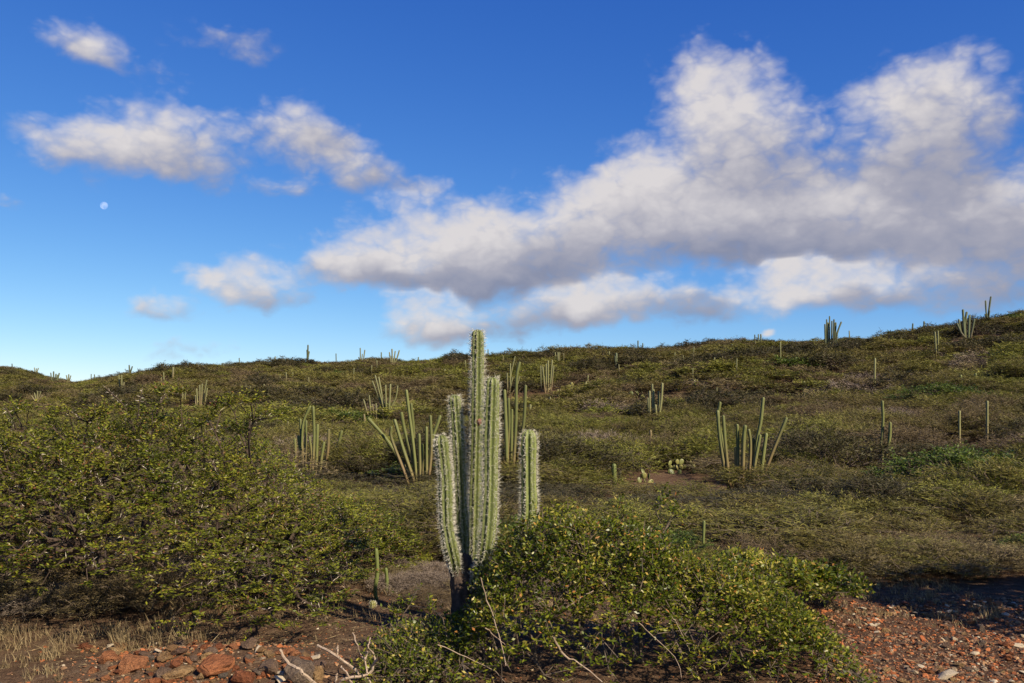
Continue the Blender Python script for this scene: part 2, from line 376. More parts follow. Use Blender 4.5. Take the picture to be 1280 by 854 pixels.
# ------------------------------------------------------------------ clouds on the sky dome
CL = [(880,112,44,38,1.0,1.0),(915,160,66,52,1.0,.9),(950,222,76,50,1.0,.72),(940,78,34,16,.45,.85),(985,175,24,36,.15,.8),
 (1140,112,56,34,.85,.95),(1165,150,62,50,.75,.85),(1205,175,52,60,.5,.75),(1118,205,56,42,.5,.66),(1165,238,58,44,.95,.62),(1040,222,44,30,.2,.6),
 (812,228,48,34,1.0,1.0),(785,262,56,38,1.0,.9),(730,285,58,44,1.0,.92),(705,318,60,30,.95,.66),(675,338,52,20,.8,.55),
 (870,278,80,38,1.0,.80),(955,278,90,36,1.0,.82),(1050,272,90,36,1.0,.82),(1140,296,95,32,.95,.74),(1235,282,70,40,.9,.74),(905,303,90,17,.9,.5),(1060,306,110,15,.75,.5),(1310,300,70,45,.8,.65),
 (1010,362,74,24,1.1,1.0),(975,352,36,20,.5,1.0),(1070,374,52,16,.8,.62),(1175,356,44,24,.8,.74),(1262,356,44,26,.7,.6),
 (735,378,56,22,1.0,.95),(800,380,60,22,1.0,.84),(875,384,52,15,.9,.62),(700,393,54,14,.8,.66),(636,406,40,14,.6,.64),(540,404,44,23,1.1,.95),(560,420,70,12,.6,.6),
 (545,304,86,32,1.15,.98),(440,336,54,24,1.1,.86),(604,318,46,36,.95,.8),(510,348,85,12,.8,.58),(612,355,58,14,.75,.5),
 (295,352,46,22,1.15,.95),(328,374,36,13,.7,.72),(255,338,22,10,.4,.8),(200,389,32,11,.85,.8),(252,437,46,12,.5,.72),(180,443,30,8,.3,.7),
 (88,183,48,25,.72,.82),(150,186,44,25,.74,.86),(225,178,48,32,.92,.88),(242,205,40,18,.6,.72),
 (365,172,46,25,.85,.86),(412,180,25,17,.6,.8),(440,212,34,20,.72,.76),(492,226,42,13,.45,.7),(335,230,36,9,.5,.75),(540,240,28,7,.3,.7),
 (104,46,44,20,.66,.86),(132,66,24,14,.6,.84),(185,82,40,12,.35,.75),(285,40,66,16,.32,.75),(300,58,30,11,.34,.75),
 (8,250,24,11,.5,.8),(38,150,20,10,.34,.8),(969,419,9,6,1.6,1.5),(1235,384,70,14,.4,.6)]
crng = np.random.default_rng(21)
BL = []
for (cx, cy, rx, ry, w, b_) in CL:
    d0 = ray(cx, cy); k = F * math.hypot(1, (cx - 640) / F)
    kk = 1.0
    BL.append((math.atan2(d0[0], d0[1]), math.asin(d0[2] / np.linalg.norm(d0)), rx * (1.02 if cx > 660 else 1.12 if cy < 260 else 1.0) / k, ry * (1.15 if cx > 660 else 1.35 if cy < 260 else 1.3) / k, w * (1.1 if cx < 660 else .95), .78 + 1.25 * (b_ - .74)))
for i in range(46):                                     # the same broken cover goes on round the horizon
    a_ = crng.uniform(-math.pi, math.pi); e_ = R(crng.uniform(5, 38))
    if abs(a_) < R(42) or abs(a_ - SUN_AZ) < R(34): continue
    for j in range(crng.integers(2, 6)):
        BL.append((a_ + crng.normal(0, .07), e_ + crng.normal(0, .025), crng.uniform(.03, .08), crng.uniform(.015, .035), crng.uniform(.6, 1), crng.uniform(.6, .95)))
va = np.radians(np.unique(np.round(np.concatenate((np.arange(-180, -42, 0.9), np.arange(-42, 42, 0.22), np.arange(42, 180.5, 0.9))), 3)))
ve = np.radians(np.unique(np.round(np.concatenate((np.arange(-1.5, 36, 0.22), np.arange(36, 60, 1.0))), 3)))
VA, VE = np.meshgrid(va, ve)
wx = VA + 0.018 * vnoise(VA * 11 + 5, VE * 16 + 9) + 0.016 * vnoise(VA * 27 + 1, VE * 36 + 4) + 0.010 * vnoise(VA * 70, VE * 90)
wy = VE + 0.014 * vnoise(VA * 11 + 50, VE * 16 + 2) + 0.013 * vnoise(VA * 27 + 31, VE * 36 + 8) + 0.008 * vnoise(VA * 70 + 7, VE * 90 + 3)
den = np.zeros_like(VA); shd = np.zeros_like(VA); shw = np.zeros_like(VA)
for (a0, e0, sa, se, w, b_) in BL:
    dx = (wx - a0) / sa; dy = (wy - e0) / se
    dyb = np.where(dy < 0, dy * 1.25, dy)               # flatter base, taller crown
    g = w * np.exp(-0.72 * (dx * dx + dyb * dyb))
    den += g; g2 = g ** 2 + 1e-7; shw += g2; shd += g2 * (b_ + np.clip(0.24 * dy - 0.06 * dx, -.5, .4))
bri = shd / shw; den = np.where(den > .07, 1.7 * (1 - np.exp(-.95 * den)), den)      # thick parts stay broken and a little translucent
RAD = 6000.0
VX = np.stack((np.sin(VA) * np.cos(VE), np.cos(VA) * np.cos(VE), np.sin(VE)), -1).reshape(-1, 3) * RAD
ii = np.arange(VA.size).reshape(VA.shape)
fq = np.stack((ii[:-1, :-1], ii[:-1, 1:], ii[1:, 1:], ii[1:, :-1]), -1).reshape(-1, 4)
fq = fq[den.reshape(-1)[fq].max(1) > 0.07]
use, inv = np.unique(fq, return_inverse=True); fq = inv.reshape(-1, 4)
me = bpy.data.meshes.new('sky')
me.vertices.add(len(use)); me.loops.add(fq.size); me.polygons.add(len(fq))
me.vertices.foreach_set('co', VX[use].astype(np.float32).reshape(-1)); me.loops.foreach_set('vertex_index', fq.astype(np.int32).reshape(-1))
me.polygons.foreach_set('loop_start', np.arange(0, fq.size, 4, dtype=np.int32)); me.polygons.foreach_set('loop_total', np.full(len(fq), 4, dtype=np.int32))
for nm, arr in (('cloud_density', den), ('cloud_light', bri)):
    at_ = me.attributes.new(nm, 'FLOAT', 'POINT'); at_.data.foreach_set('value', arr.reshape(-1)[use].astype(np.float32))
me.update(calc_edges=True)
m_, t, b = base_mat('clouds'); t.nodes.remove(b)
D = VM(t, 'MULTIPLY', objpos(t), (1 / RAD, 1 / RAD, 1.5 / RAD))
fb = noise(t, D, 15.0, 10, 0.60, 0.25)
dA = N(t, 'ShaderNodeAttribute', attribute_name='cloud_density').outputs['Fac']
bA = N(t, 'ShaderNodeAttribute', attribute_name='cloud_light').outputs['Fac']
fz = MATH(t, 'SUBTRACT', fb, 0.5)
vz = N(t, 'ShaderNodeTexVoronoi', feature='SMOOTH_F1', inp={'Scale': 34.0, 'Detail': 2.0, 'Roughness': 0.55, 'Smoothness': 0.35})
t.links.new(VM(t, 'ADD', D, VM(t, 'MULTIPLY', noise(t, D, 28.0, 3, .5, 0, 'Color'), (.03, .03, .03))), vz.inputs['Vector'])
puff = MATH(t, 'SUBTRACT', 0.42, vz.outputs['Distance'])          # rounded billows
dn = MATH(t, 'MULTIPLY_ADD', puff, 0.46, MATH(t, 'MULTIPLY_ADD', fz, 0.80, dA))
gate = MATH(t, 'MULTIPLY', MATH(t, 'SUBTRACT', dA, 0.07), 3.0, clamp=True)
al = N(t, 'ShaderNodeMapRange', interpolation_type='SMOOTHSTEP', inp={'From Min': 0.12, 'From Max': 1.16}); t.links.new(dn, al.inputs['Value'])
alpha = MATH(t, 'MULTIPLY', MATH(t, 'MULTIPLY', al.outputs[0], gate), 0.95)
br = MATH(t, 'MULTIPLY_ADD', puff, 0.14, MATH(t, 'MULTIPLY_ADD', fz, 0.30, bA))
cc = ramp(t, br, [(0.42, (0.255, 0.275, 0.375)), (0.70, (0.40, 0.395, 0.46)), (1.0, (0.74, 0.70, 0.69))])
em = N(t, 'ShaderNodeEmission', inp={'Strength': 2 ** -EXPO}); t.links.new(cc, em.inputs[0])
tp = N(t, 'ShaderNodeBsdfTransparent'); mx = N(t, 'ShaderNodeMixShader')
t.links.new(alpha, mx.inputs[0]); t.links.new(tp.outputs[0], mx.inputs[1]); t.links.new(em.outputs[0], mx.inputs[2])
t.links.new(mx.outputs[0], t.nodes['Material Output'].inputs[0])
try: m_.cycles.emission_sampling = 'NONE'
except Exception: pass
so_ = link('sky', me, None, m_); so_['kind'] = 'structure'

# moon: sunlit sphere seen through the bright air in front of it
m_, t, b = base_mat('moon_rock')
t.nodes.remove(b)
n1 = noise(t, objpos(t), 0.075, 2, 0.5)
c = ramp(t, n1, [(0.42, (0.045, 0.045, 0.045)), (0.58, (0.095, 0.092, 0.086))])
df = N(t, 'ShaderNodeBsdfDiffuse'); t.links.new(c, df.inputs[0])
tp = N(t, 'ShaderNodeBsdfTransparent'); ad = N(t, 'ShaderNodeAddShader')
t.links.new(df.outputs[0], ad.inputs[0]); t.links.new(tp.outputs[0], ad.inputs[1]); t.links.new(ad.outputs[0], t.nodes['Material Output'].inputs[0])
M['moon'] = m_
bm = bmesh.new(); bmesh.ops.create_uvsphere(bm, u_segments=32, v_segments=20, radius=13.0)
for f_ in bm.faces: f_.smooth = True
me = bpy.data.meshes.new('moon'); bm.to_mesh(me); bm.free()
mo = link('moon', me, None, M['moon']); mo.location = tuple(at(130, 257, 3000.0))
tag(mo, 'pale nearly full daytime moon in the clear blue sky above the hill', 'moon')
# ------------------------------------------------------------------ hillside scrub
UP = np.array([0.0, 0, 1.0])
def sprays(P, d, g, ntw, nl, tw_len, L, Wd, flat=0.8, upb=0.15, jit=0.5, spread=0.8):
    """leafy twigs fanned out from every tip; returns leaves, their base points and the twig quads"""
    n = len(P)
    P2 = np.repeat(P, ntw, 0); d2 = np.repeat(d, ntw, 0)
    rd = g.normal(0, 1, (n * ntw, 3)) * np.array([1, 1, 1 - flat])
    dr = norm(d2 * np.array([1, 1, 1 - flat * 0.7]) + rd * spread + UP * upb)
    ln = tw_len * g.uniform(0.6, 1.25, n * ntw)
    tw = leaves(P2, dr, norm(UP + g.normal(0, .4, (n * ntw, 3))), ln, np.full(n * ntw, 0.007))
    s = (np.arange(nl) + 0.6) / nl
    s = s[None, :] + g.normal(0, 0.03, (n * ntw, nl))
    B = P2[:, None, :] + dr[:, None, :] * (ln[:, None] * s)[..., None]
    side = norm(np.cross(dr, UP))[:, None, :] * np.where(np.arange(nl) % 2 == 0, 1.0, -1.0)[None, :, None]
    ld = norm(dr[:, None, :] * 0.55 + side * 0.85 + g.normal(0, jit, (n * ntw, nl, 3)) * 0.5)
    nr = norm(UP + g.normal(0, jit, (n * ntw, nl, 3)))
    B = B.reshape(-1, 3); k = len(B)
    return leaves(B, ld.reshape(-1, 3), nr.reshape(-1, 3), L * g.uniform(.7, 1.25, k), Wd * g.uniform(.75, 1.2, k)), B, tw

def tipdirs(P, par, tips):
    q = par[tips]; q2 = np.where(par[q] >= 0, par[q], q)
    return norm(P[tips] - P[q2] + 1e-6)

def shrub(seed, kind, far):
    g = np.random.default_rng(seed)
    Rr, Hh = 1.25 * g.uniform(.9, 1.1), {'olive': .66, 'brown': .60, 'grey': .55, 'green': .8, 'dark': .85}[kind] * g.uniform(.9, 1.15)
    nt = (100 if far else 300) if kind != 'grey' else (130 if far else 420)
    th = g.uniform(0, 2 * math.pi, nt); rho = np.sqrt(g.uniform(0, 1, nt))
    rx = Rr * (1 + .25 * np.sin(2 * th + seed) + .15 * np.sin(3 * th + 2 * seed))
    x, y = rx * rho * np.cos(th), rx * rho * np.sin(th) * .85
    lump = 1 + .45 * vnoise(x * 1.9 + seed, y * 1.9 + seed * 3) + .3 * vnoise(x * 4 + seed, y * 4)
    h = Hh * (.42 + .62 * np.sqrt(np.clip(1.02 - rho ** 2, 0, 1))) * lump          # umbrella canopy, open and dark below
    z = np.maximum(.05, h - Hh * .13 * np.minimum(g.geometric(.5, nt) - 1, 4) + g.normal(0, .02, nt))
    x = x - z * .25                                    # combed over by the trade wind
    T = np.stack((x, y, z), -1)
    bases = [(g.normal(0, .1), g.normal(0, .1), -.03) for _ in range(4)]
    P, par, rad, tips = skeleton(bases, T, g, seg=.22, wob=.12, r_tip=.004 if not far else .007, r_max=.035, sag=.10)
    d = tipdirs(P, par, tips)
    d[:, 0] -= .25; d = norm(d)
    br = skel_tubes(P, par, rad, 3, 3)
    if kind == 'grey':
        L, B, tw = sprays(P[tips], d, g, 4, 5, .22, .10 if not far else .16, .010 if not far else .024, .45, .3, .6)
        lt = g.uniform(0, 1, len(L))
    else:
        Ls, Ws = (.105, .0145) if not far else (.19, .034)
        if kind == 'brown': Ws *= .8
        if kind == 'dark': Ws *= 1.25
        if kind == 'green': Ls, Ws = (.07, .034) if not far else (.13, .06)
        L, B, tw = sprays(P[tips], d, g, 3, 9 if not far else 7, .26 if not far else .32, Ls, Ws, .8, .12, .55)
        clump = vnoise(B[:, 0] * 2.2 + seed, B[:, 1] * 2.2)
        lt = np.clip(.42 + .5 * clump + g.normal(0, .2, len(L)), 0, 1)
    return L, lt, np.concatenate((br, tw)), g.uniform(0, 1, len(br) + len(tw))

# ------------------------------------------------------------------ cacti
def resample(pts_, n):
    pts_ = np.asarray(pts_, float)
    if len(pts_) == 2: pts_ = np.array((pts_[0], (pts_[0] + pts_[1]) / 2, pts_[1]))
    Pp = np.vstack((2 * pts_[0] - pts_[1], pts_, 2 * pts_[-1] - pts_[-2]))
    out = []
    m = len(pts_) - 1
    for t in np.linspace(0, m - 1e-6, n):
        i = int(t); f = t - i; a, b_, c_, d_ = Pp[i:i + 4]
        out.append(.5 * ((2 * b_) + (c_ - a) * f + (2 * a - 5 * b_ + 4 * c_ - d_) * f * f + (3 * b_ - a - 3 * c_ + d_) * f ** 3))
    return np.array(out)
def stem(path, r, ribs=8, depth=.22, rings=14, sub=2, foot=.72, seed=0):
    """ribbed column along path (foot to tip) with a rounded crown; returns verts, faces, tint, rib lines"""
    g = np.random.default_rng(seed)
    C = resample(path, rings); L = np.linalg.norm(np.diff(C, axis=0), axis=1).sum()
    dT = norm(C[-1] - C[-2]); cap = []
    for a in (.35, .65, .85, .97): cap.append(C[-1] + dT * r * 1.0 * math.sin(a * math.pi / 2))
    C = np.vstack((C, cap)); n = len(C)
    tt = np.linspace(0, 1, rings)
    rr = r * (foot + (1 - foot) * np.clip(tt / .35, 0, 1)) * (1 + .05 * np.sin(tt * 17 + seed) + .03 * np.sin(tt * 41 + seed * 2))
    rr = np.concatenate((rr, [r * math.cos(a * math.pi / 2) for a in (.35, .65, .85, .97)]))
    k = ribs * 2 * sub; V = []; T = []
    ph = g.uniform(0, 6.28)
    for i in range(n):
        d = norm(C[min(i + 1, n - 1)] - C[max(i - 1, 0)])
        s = norm(np.cross(d, np.array([0, 1.0, .01]))); t_ = np.cross(s, d)
        for j in range(k):
            a = 2 * math.pi * j / k; w = abs(math.cos(a * ribs / 2 + 0))          # 1 on the crest
            q = rr[i] * (1 - depth + depth * w ** 1.0)
            V.append(C[i] + (s * math.cos(a + ph) + t_ * math.sin(a + ph)) * q); T.append(w)
    Fc = []
    for i in range(n - 1):
        for j in range(k):
            Fc.append((i * k + j, i * k + (j + 1) % k, (i + 1) * k + (j + 1) % k, (i + 1) * k + j))
    Fc.append(tuple((n - 1) * k + j for j in range(k)))
    return np.array(V), Fc, np.array(T), C, rr, ph
def spines(C, rr, ribs, ph, g, step=.023, L=.044, per=9, wd=.0020, t0=0.0):
    Q = []
    seg = np.linalg.norm(np.diff(C, axis=0), axis=1); cum = np.concatenate(([0], np.cumsum(seg)))
    s_ = np.arange(t0, cum[-1], step)
    A, O = [], []
    for sv_ in s_:
        i = min(np.searchsorted(cum, sv_), len(C) - 1); i = max(i, 1)
        f = (sv_ - cum[i - 1]) / max(seg[i - 1], 1e-6)
        c_ = C[i - 1] * (1 - f) + C[i] * f; r_ = rr[i - 1] * (1 - f) + rr[i] * f
        d = norm(C[i] - C[i - 1]); s = norm(np.cross(d, np.array([0, 1.0, .01]))); t_ = np.cross(s, d)
        tipf = 1.0 if r_ > .8 * rr.max() else 0.0
        for j in range(ribs):
            a = 2 * math.pi * j / ribs + ph + g.normal(0, .03)
            o_ = s * math.cos(a) + t_ * math.sin(a)
            A.append(c_ + o_ * r_ * .985 + d * g.normal(0, step * .2)); O.append(norm(o_ + d * (.25 if tipf else .9)))
    A, O = np.array(A), np.array(O); n = len(A)
    A = np.repeat(A, per, 0); O = np.repeat(O, per, 0)
    dr = norm(O + g.normal(0, .62, O.shape)); dr = np.where((np.sum(dr * O, 1) < .12)[:, None], norm(dr + O * .6), dr)
    ln = L * g.uniform(.35, 1.0, len(A)) * np.where(g.random(len(A)) < .16, 1.5, 1.0)
    nr = g.normal(0, 1, O.shape)
    return np.concatenate((leaves(A, dr, nr, ln, np.full(len(A), wd)), leaves(A, dr, np.cross(dr, nr), ln, np.full(len(A), wd))))

# the tall spiny cactus in the foreground
YC = 7.5
base = np.array((*at(578, 800, YC)[:2], 0)); base[2] = tz(base[0], base[1]) - .04
root = empty('columnar_cactus', base)
tag(root, 'big spiny columnar cactus with five thick ribbed stems rising from the leafy bush', 'cactus')
J = at(577, 712, YC) - base
MAINS = [([(597, 420), (596, 512), (594, 587), (594, 662), (590, 705)], 7.68, .064, (583, 735)),
         ([(615.5, 481), (614, 550), (611, 625), (607, 690)], 7.30, .071, (592, 735)),
         ([(568.5, 501), (572, 550), (576, 625), (580, 680)], 7.55, .060, (579, 722)),
         ([(552, 552), (555.5, 599), (559.5, 655), (566, 695)], 7.36, .062, (573, 722)),
         ([(661, 547), (661.5, 595), (659, 650), (650, 695)], 7.58, .077, (618, 745))]
for i, (pp, Y_, r_, (jx, jy)) in enumerate(MAINS):
    path = [at(*q, Y_) - base for q in reversed(pp)]
    path = [at(jx, jy, YC) - base] + path
    gg = np.random.default_rng(50 + i)
    path = [p_ + gg.normal(0, .006, 3) if 0 < n_ < len(path) - 1 else p_ for n_, p_ in enumerate(path)]
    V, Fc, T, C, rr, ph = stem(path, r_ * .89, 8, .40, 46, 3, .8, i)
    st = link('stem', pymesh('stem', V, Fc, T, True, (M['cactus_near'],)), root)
    sp_ = link('spines', quads('spines', spines(C, rr, 8, ph, gg), mats=(M['spine'],)), st); sp_['kind'] = 'stuff'
    if i == 0:
        bm = bmesh.new()
        for _ in range(22):
            v = gg.normal(0, 1, 3); v /= np.linalg.norm(v); bm.verts.new(v * gg.uniform(.7, 1) * np.array((.034, .03, .04)))
        bmesh.ops.convex_hull(bm, input=bm.verts); me = bpy.data.meshes.new('withered_fruit'); bm.to_mesh(me); bm.free()
        fr = link('withered_fruit', me, st, bark_mat('withered_brown', (.07, .03, .02), (.28, .15, .10), 60)); fr.location = at(598, 527, Y_ - .055) - base
        fr['label'] = 'shrivelled brown fruit scar on the tall stem'
# corky trunk
tp_ = [np.array((0, 0, -.02)), at(578, 770, YC) - base, at(577, 735, YC) - base, at(577, 705, YC) - base + np.array((0, .02, 0))]
V, Fc, T, C, rr, ph = stem(tp_, .098, 7, .16, 18, 2, .9, 77)
link('trunk', pymesh('trunk', V, Fc, T, True, (M['bark_dark'],)), root)
for (jx, jy, Y_, r_) in ((590, 720, 7.5, .062), (600, 742, 7.5, .06), (569, 712, 7.45, .058)):
    a_ = at(577, 765, YC) - base; b_ = at(jx, jy - 8, Y_) - base
    V, Fc, T, C, rr, ph = stem([a_, (a_ + b_) / 2 + np.array((0, 0, .0)), b_], r_, 7, .14, 10, 2, .95, 5)
    link('trunk_fork', pymesh('trunk_fork', V, Fc, T, True, (M['bark_dark'],)), root)

# slender candelabra cacti: every stem traced tip to foot in photo pixels, distance from where the foot meets the slope
CACTI = [
 ('wide-spreading candelabra cactus with one long stem leaning far out, behind the big spiny cactus', .064, 'cactus_mid', [
  [(461,524),(481,548),(495,567),(515,600)],[(493.5,526),(505,565),(518,603)],[(502,517),(507,541),(524.6,607)],[(508,489),(511,515),(517,555),(520.6,600)],[(514,506),(517,541),(521,598)],
  [(538,521),(538,564),(533.5,610)],[(550,521),(539,557),(536,608)],[(533,535),(532.4,610)],[(524,544),(525,600)],[(528,557),(529,602)],[(489,535),(491,550),(508,598)]]),
 ('candelabra cactus of upright parallel stems rising behind the leafy thorn tree', .064, 'cactus_mid', [
  [(387.4,509),(378.5,534),(378,585)],[(375.5,525),(377.5,547),(380.4,592)],[(368.7,550),(370,575),(371.6,592)],[(373,546),(376.3,576),(378,592)],[(362,575),(364,594)],[(386.8,547),(388,570),(386.8,592)],
  [(391.5,509.5),(392,547),(391.5,592)],[(397,532),(395.6,570),(394.8,592)],[(405,554),(402,575),(399,593)],[(411,538),(409,566),(404.4,593)],[(427,540),(422.5,558),(408,592)],[(382.7,527),(382,590)]]),
 ('tall candelabra cactus with corky brown foot between the spiny stems', .062, 'cactus_mid', [
  [(649.4,454),(644.6,474),(644.4,526),(642,590),(640,602)],[(657,483),(654.5,529),(646.7,571),(641,601)],[(635.6,499),(635.6,533),(635.6,573),(637,600)],[(640,513),(639,564),(638.5,602)],
  [(630.7,489),(633,538),(634.5,575),(636.5,600)],[(623,558),(630,580),(636,600)],[(622,582),(631,597),(635,603)]]),
 ('candelabra cactus with fanned stems and dark gaps standing alone in open scrub', .066, 'cactus_mid', [
  [(897,515),(899.8,555),(911,607)],[(900,504),(899,528),(912.7,600)],[(904,521),(907.4,557),(912.7,604)],[(921.4,532),(922.6,557),(921.4,611)],[(919.9,561),(920.3,611)],[(931.3,533.5),(930.3,551),(928,606)],
  [(936,538),(937.9,557),(935.6,607)],[(942,549.5),(942.7,575),(938.6,607)],[(954,498.5),(951.6,528),(945.5,557),(942.4,605)],[(950,545),(944,581),(942,604)],[(957.7,543.5),(953,584),(950.8,606)],
  [(982.8,523.5),(965.3,566),(950.8,606)],[(946.5,591),(946.5,606)],[(928.7,594),(928.7,606)]]),
 ('small cactus of two tall and two short stems in open scrub', .066, 'cactus_mid', [
  [(1103,502.5),(1103.5,534),(1097.8,590)],[(1112.7,529.5),(1112.7,550),(1106.5,578),(1105,590)],[(1103,558.5),(1102,589)],[(1088,562),(1092,589)]]),
 ('crowded candelabra cactus with many short stems at its foot, up the slope', .062, 'cactus_far', [
  [(465.6,477),(476.7,506),(480,519)],[(473.4,472),(479,503.5),(484,519)],[(482,482),(483,506),(484,519)],[(488,481),(487,503),(485,519)],[(497,483),(494.5,497),(486,516)],[(469,470),(473,488),(480,514)],
  [(454.5,500),(461,521)],[(461.6,495),(463.5,521)],[(465.6,506),(468,522)],[(473.8,507),(473.4,523)],[(470,505),(470.5,522)],[(478,512),(479,523)]]),
 ('slim cactus with curved pale stems on the slope above the corky-footed one', .066, 'cactus_far', [
  [(643.8,446),(638.8,468),(636.3,490)],[(638,455),(638,490)],[(634,467),(634.5,491)],[(641,472),(637,490)],[(649.5,471),(646,484),(640,491)]]),
 ('clump of straight parallel cactus stems with a dark middle on the upper slope', .075, 'cactus_far', [
  [(675.8,458),(677,484)],[(678.3,459),(680.8,483)],[(685.2,451.5),(685,483)],[(690.2,451),(687.7,482)],[(692,458),(689.6,483)],[(682.7,456),(682.7,483)]]),
 ('little clump of three thin cactus stems above the straight parallel clump', .07, 'cactus_far', [
  [(694,441),(695.2,455)],[(697.4,441),(698,455)],[(699.5,441),(699,454)]]),
 ('narrow clump of tight upright cactus stems on the middle slope', .07, 'cactus_far', [
  [(810,498.5),(811,523)],[(812,490),(812.7,522)],[(815.3,481),(816.4,523)],[(817,488),(817,521)],[(823.2,490.5),(823.7,521)],[(819.5,507),(820.5,521)],[(828,480),(827,500),(824,520)]]),
 ('bushy dark cactus clump with many stems silhouetted on the ridge beside a dark shrub', .10, 'cactus_dark', [
  [(1037,396),(1037,432)],[(1033.4,400),(1033.4,432)],[(1031.2,406),(1032,432)],[(1039.9,402),(1039.6,431)],[(1042.5,400),(1042,431)],[(1044.6,404),(1044,429)],[(1051.5,403),(1046.5,416),(1045,430)],[(1035,404),(1035,432)]]),
 ('vase-shaped cactus clump just under the highest ridge', .10, 'cactus_dark', [
  [(1203.7,388),(1204.8,406),(1206,420)],[(1208.3,391),(1206,407),(1207,420)],[(1211.8,395),(1210.4,420)],[(1217.9,400),(1214,421)],[(1198.5,400),(1200.6,413),(1204,421)],[(1196.5,405),(1201,416),(1205,421)]]),
 ('forked dark cactus standing on the highest part of the ridge', .10, 'cactus_dark', [
  [(1232,376.5),(1233,390),(1234.5,401)],[(1238.5,371.5),(1236.4,386),(1234.3,401)],[(1237,389),(1235.5,400)],[(1231.5,393),(1233,401)]]),
 ('pair of tall bare cactus stems below the vase-shaped ridge clump', .075, 'cactus_far', [
  [(1168.6,415.5),(1170,442)],[(1172.4,414.5),(1172.4,448)]]),
 ('row of four stubby green cactus stems on the upper slope', .085, 'cactus_mid', [
  [(1201,470),(1202,486)],[(1206,474),(1206,486)],[(1211,476),(1211,486)],[(1219.5,468),(1219,486)]]),
 ('tiny three-stemmed cactus on the skyline', .09, 'cactus_dark', [
  [(943.5,419),(944,429)],[(948,418.5),(948,430)],[(951,418.5),(951,430)]]),
 ('thick short two-stemmed cactus breaking the skyline beside dark ridge shrubs', .13, 'cactus_dark', [
  [(385,432),(384.6,449)],[(384,438),(384.4,449)],[(386.4,440),(385,449)]]),
 ('pale forked cactus with two prongs on the crest', .09, 'cactus_far', [
  [(450.3,435.5),(450.5,452)],[(456,438),(454,452)],[(448.5,447),(449.5,453)],[(453,443),(452,452)]]),
 ('fan-shaped pale cactus on the crest', .10, 'cactus_far', [
  [(486.8,441),(489,455)],[(490,437),(490.5,456)],[(494,439.5),(492,456)],[(499,438.5),(496,449),(493,455)]]),
 ('straw-pale cactus of five leaning stems above the thorn tree crown', .066, 'cactus_far', [
  [(245.8,486.5),(246.5,503)],[(249.6,482),(249.6,503)],[(252.7,480.5),(251.8,503)],[(258.4,476),(256,490),(254,502)],[(259,486),(257,502)],[(244,495),(245,504)]]),
 ('small V-shaped pale cactus on the slope beyond the thorn tree', .07, 'cactus_far', [[(307.3,483),(310.3,493)],[(313,483.5),(310.8,493)]]),
 ('low pale cactus spreading like an open fan on the slope beyond the thorn tree', .075, 'cactus_far', [
  [(39.5,495),(45,503)],[(43,491.5),(45.6,503)],[(47,489.5),(46.2,503)],[(51,490),(46.8,503)],[(53,494.5),(47.4,503)]]),
 ('thin brown three-stemmed cactus above the white-thorned twigs', .07, 'cactus_far', [[(148.5,469.5),(150,489)],[(152,469.5),(152.4,489)],[(155,478.5),(154,490)]]),
 ('dark green bushy cactus in the saddle below the separate far hill', .13, 'cactus_dark', [
  [(63.5,466.5),(65,480)],[(67,465),(67,480)],[(70,468),(69,480)],[(74,467),(71,479)],[(72,469),(70,480)]]),
 ('grey twin-tipped cactus on the skyline near the saddle', .11, 'cactus_dark', [[(161.5,457),(162.3,467)],[(165.3,458.5),(163,467)]]),
 ('small pale cactus clump on the flank of the separate far hill', .12, 'cactus_far', [[(43,460),(44,467)],[(45.5,461),(45,467)],[(48,460.5),(46,467)]]),
 ('low cactus clump at the foot of the separate far hill', .12, 'cactus_far', [[(83,469.5),(84,476)],[(86,468.5),(85.5,476)],[(88.5,470),(87,476)]]),
 ('thick single cactus column on the slope beyond the thorn tree', .15, 'cactus_far', [[(216.4,460),(216.6,474)]]),
 ('slim pair of pale stems beside the straw-pale cactus', .07, 'cactus_far', [[(228.5,484),(228.8,499)],[(232,489.5),(231,499)]]),
 ('short green cactus pair on bare ground beside the thorn bush', .034, 'cactus_near', [[(470.3,688),(471,715),(471.5,739)],[(482.4,712),(482.6,728),(483,742)]]),
 ('dark thick cactus post on the upper slope', .13, 'cactus_dark', [[(770.4,442.5),(770.6,457)],[(769,446),(769.6,457)]]),
]
SINGLES = [(990.7,510,533),(1199.4,514.6,551),(1234,502.5,552),(1093.8,449,487),(975.5,428,453),(998.4,429,442),(965,434,443),(1007.7,432.6,441),(1061.5,414,429),(1038.4,477,488),
 (843.6,441,452),(854,445,455),(867.3,434,449),(893,448,456),(902.8,446,454),(917.9,440,448),(921,449,469),(866,461,473),(899.5,503,519),(896,485,495),
 (344,446,458),(350,469,476),(357.6,466,479),(366,466,475),(385.8,472.6,486),(388,478,486),(442.5,460.7,474),(464.7,457,468),(471,451,463),(204.5,466,477),(201.6,472.6,480),
 (581.6,451,461),(629,445,455),(704.6,442.5,452),(773.5,456,467),(761.6,440,449),(687.7,497,510),(663,507,520),(813.2,539.5,554),(820.6,546,556),(767.5,582.5,605),(880,652.5,686),(455.3,519,530),(360,528,539),
 (1091.5,475,487),(1005,478,488),(735,470,478),(556,462,470),(330,481,488),(290,474,481)]
SKYS = [(420,442.5,451),(476.6,441,449),(523,447,452),(630.9,439,446),(610,437,446),(705.2,434,440),(797.5,426.5,435),(803.4,429.5,435),(915,431,438),(114,468,474),(118,468.5,474),(15,455,459),(1141,405,412),(1155,402.5,410),(1244,394,400),(207,456,461),(299,448,453)]
EXC = []; MARKS = []; LAST = [None]
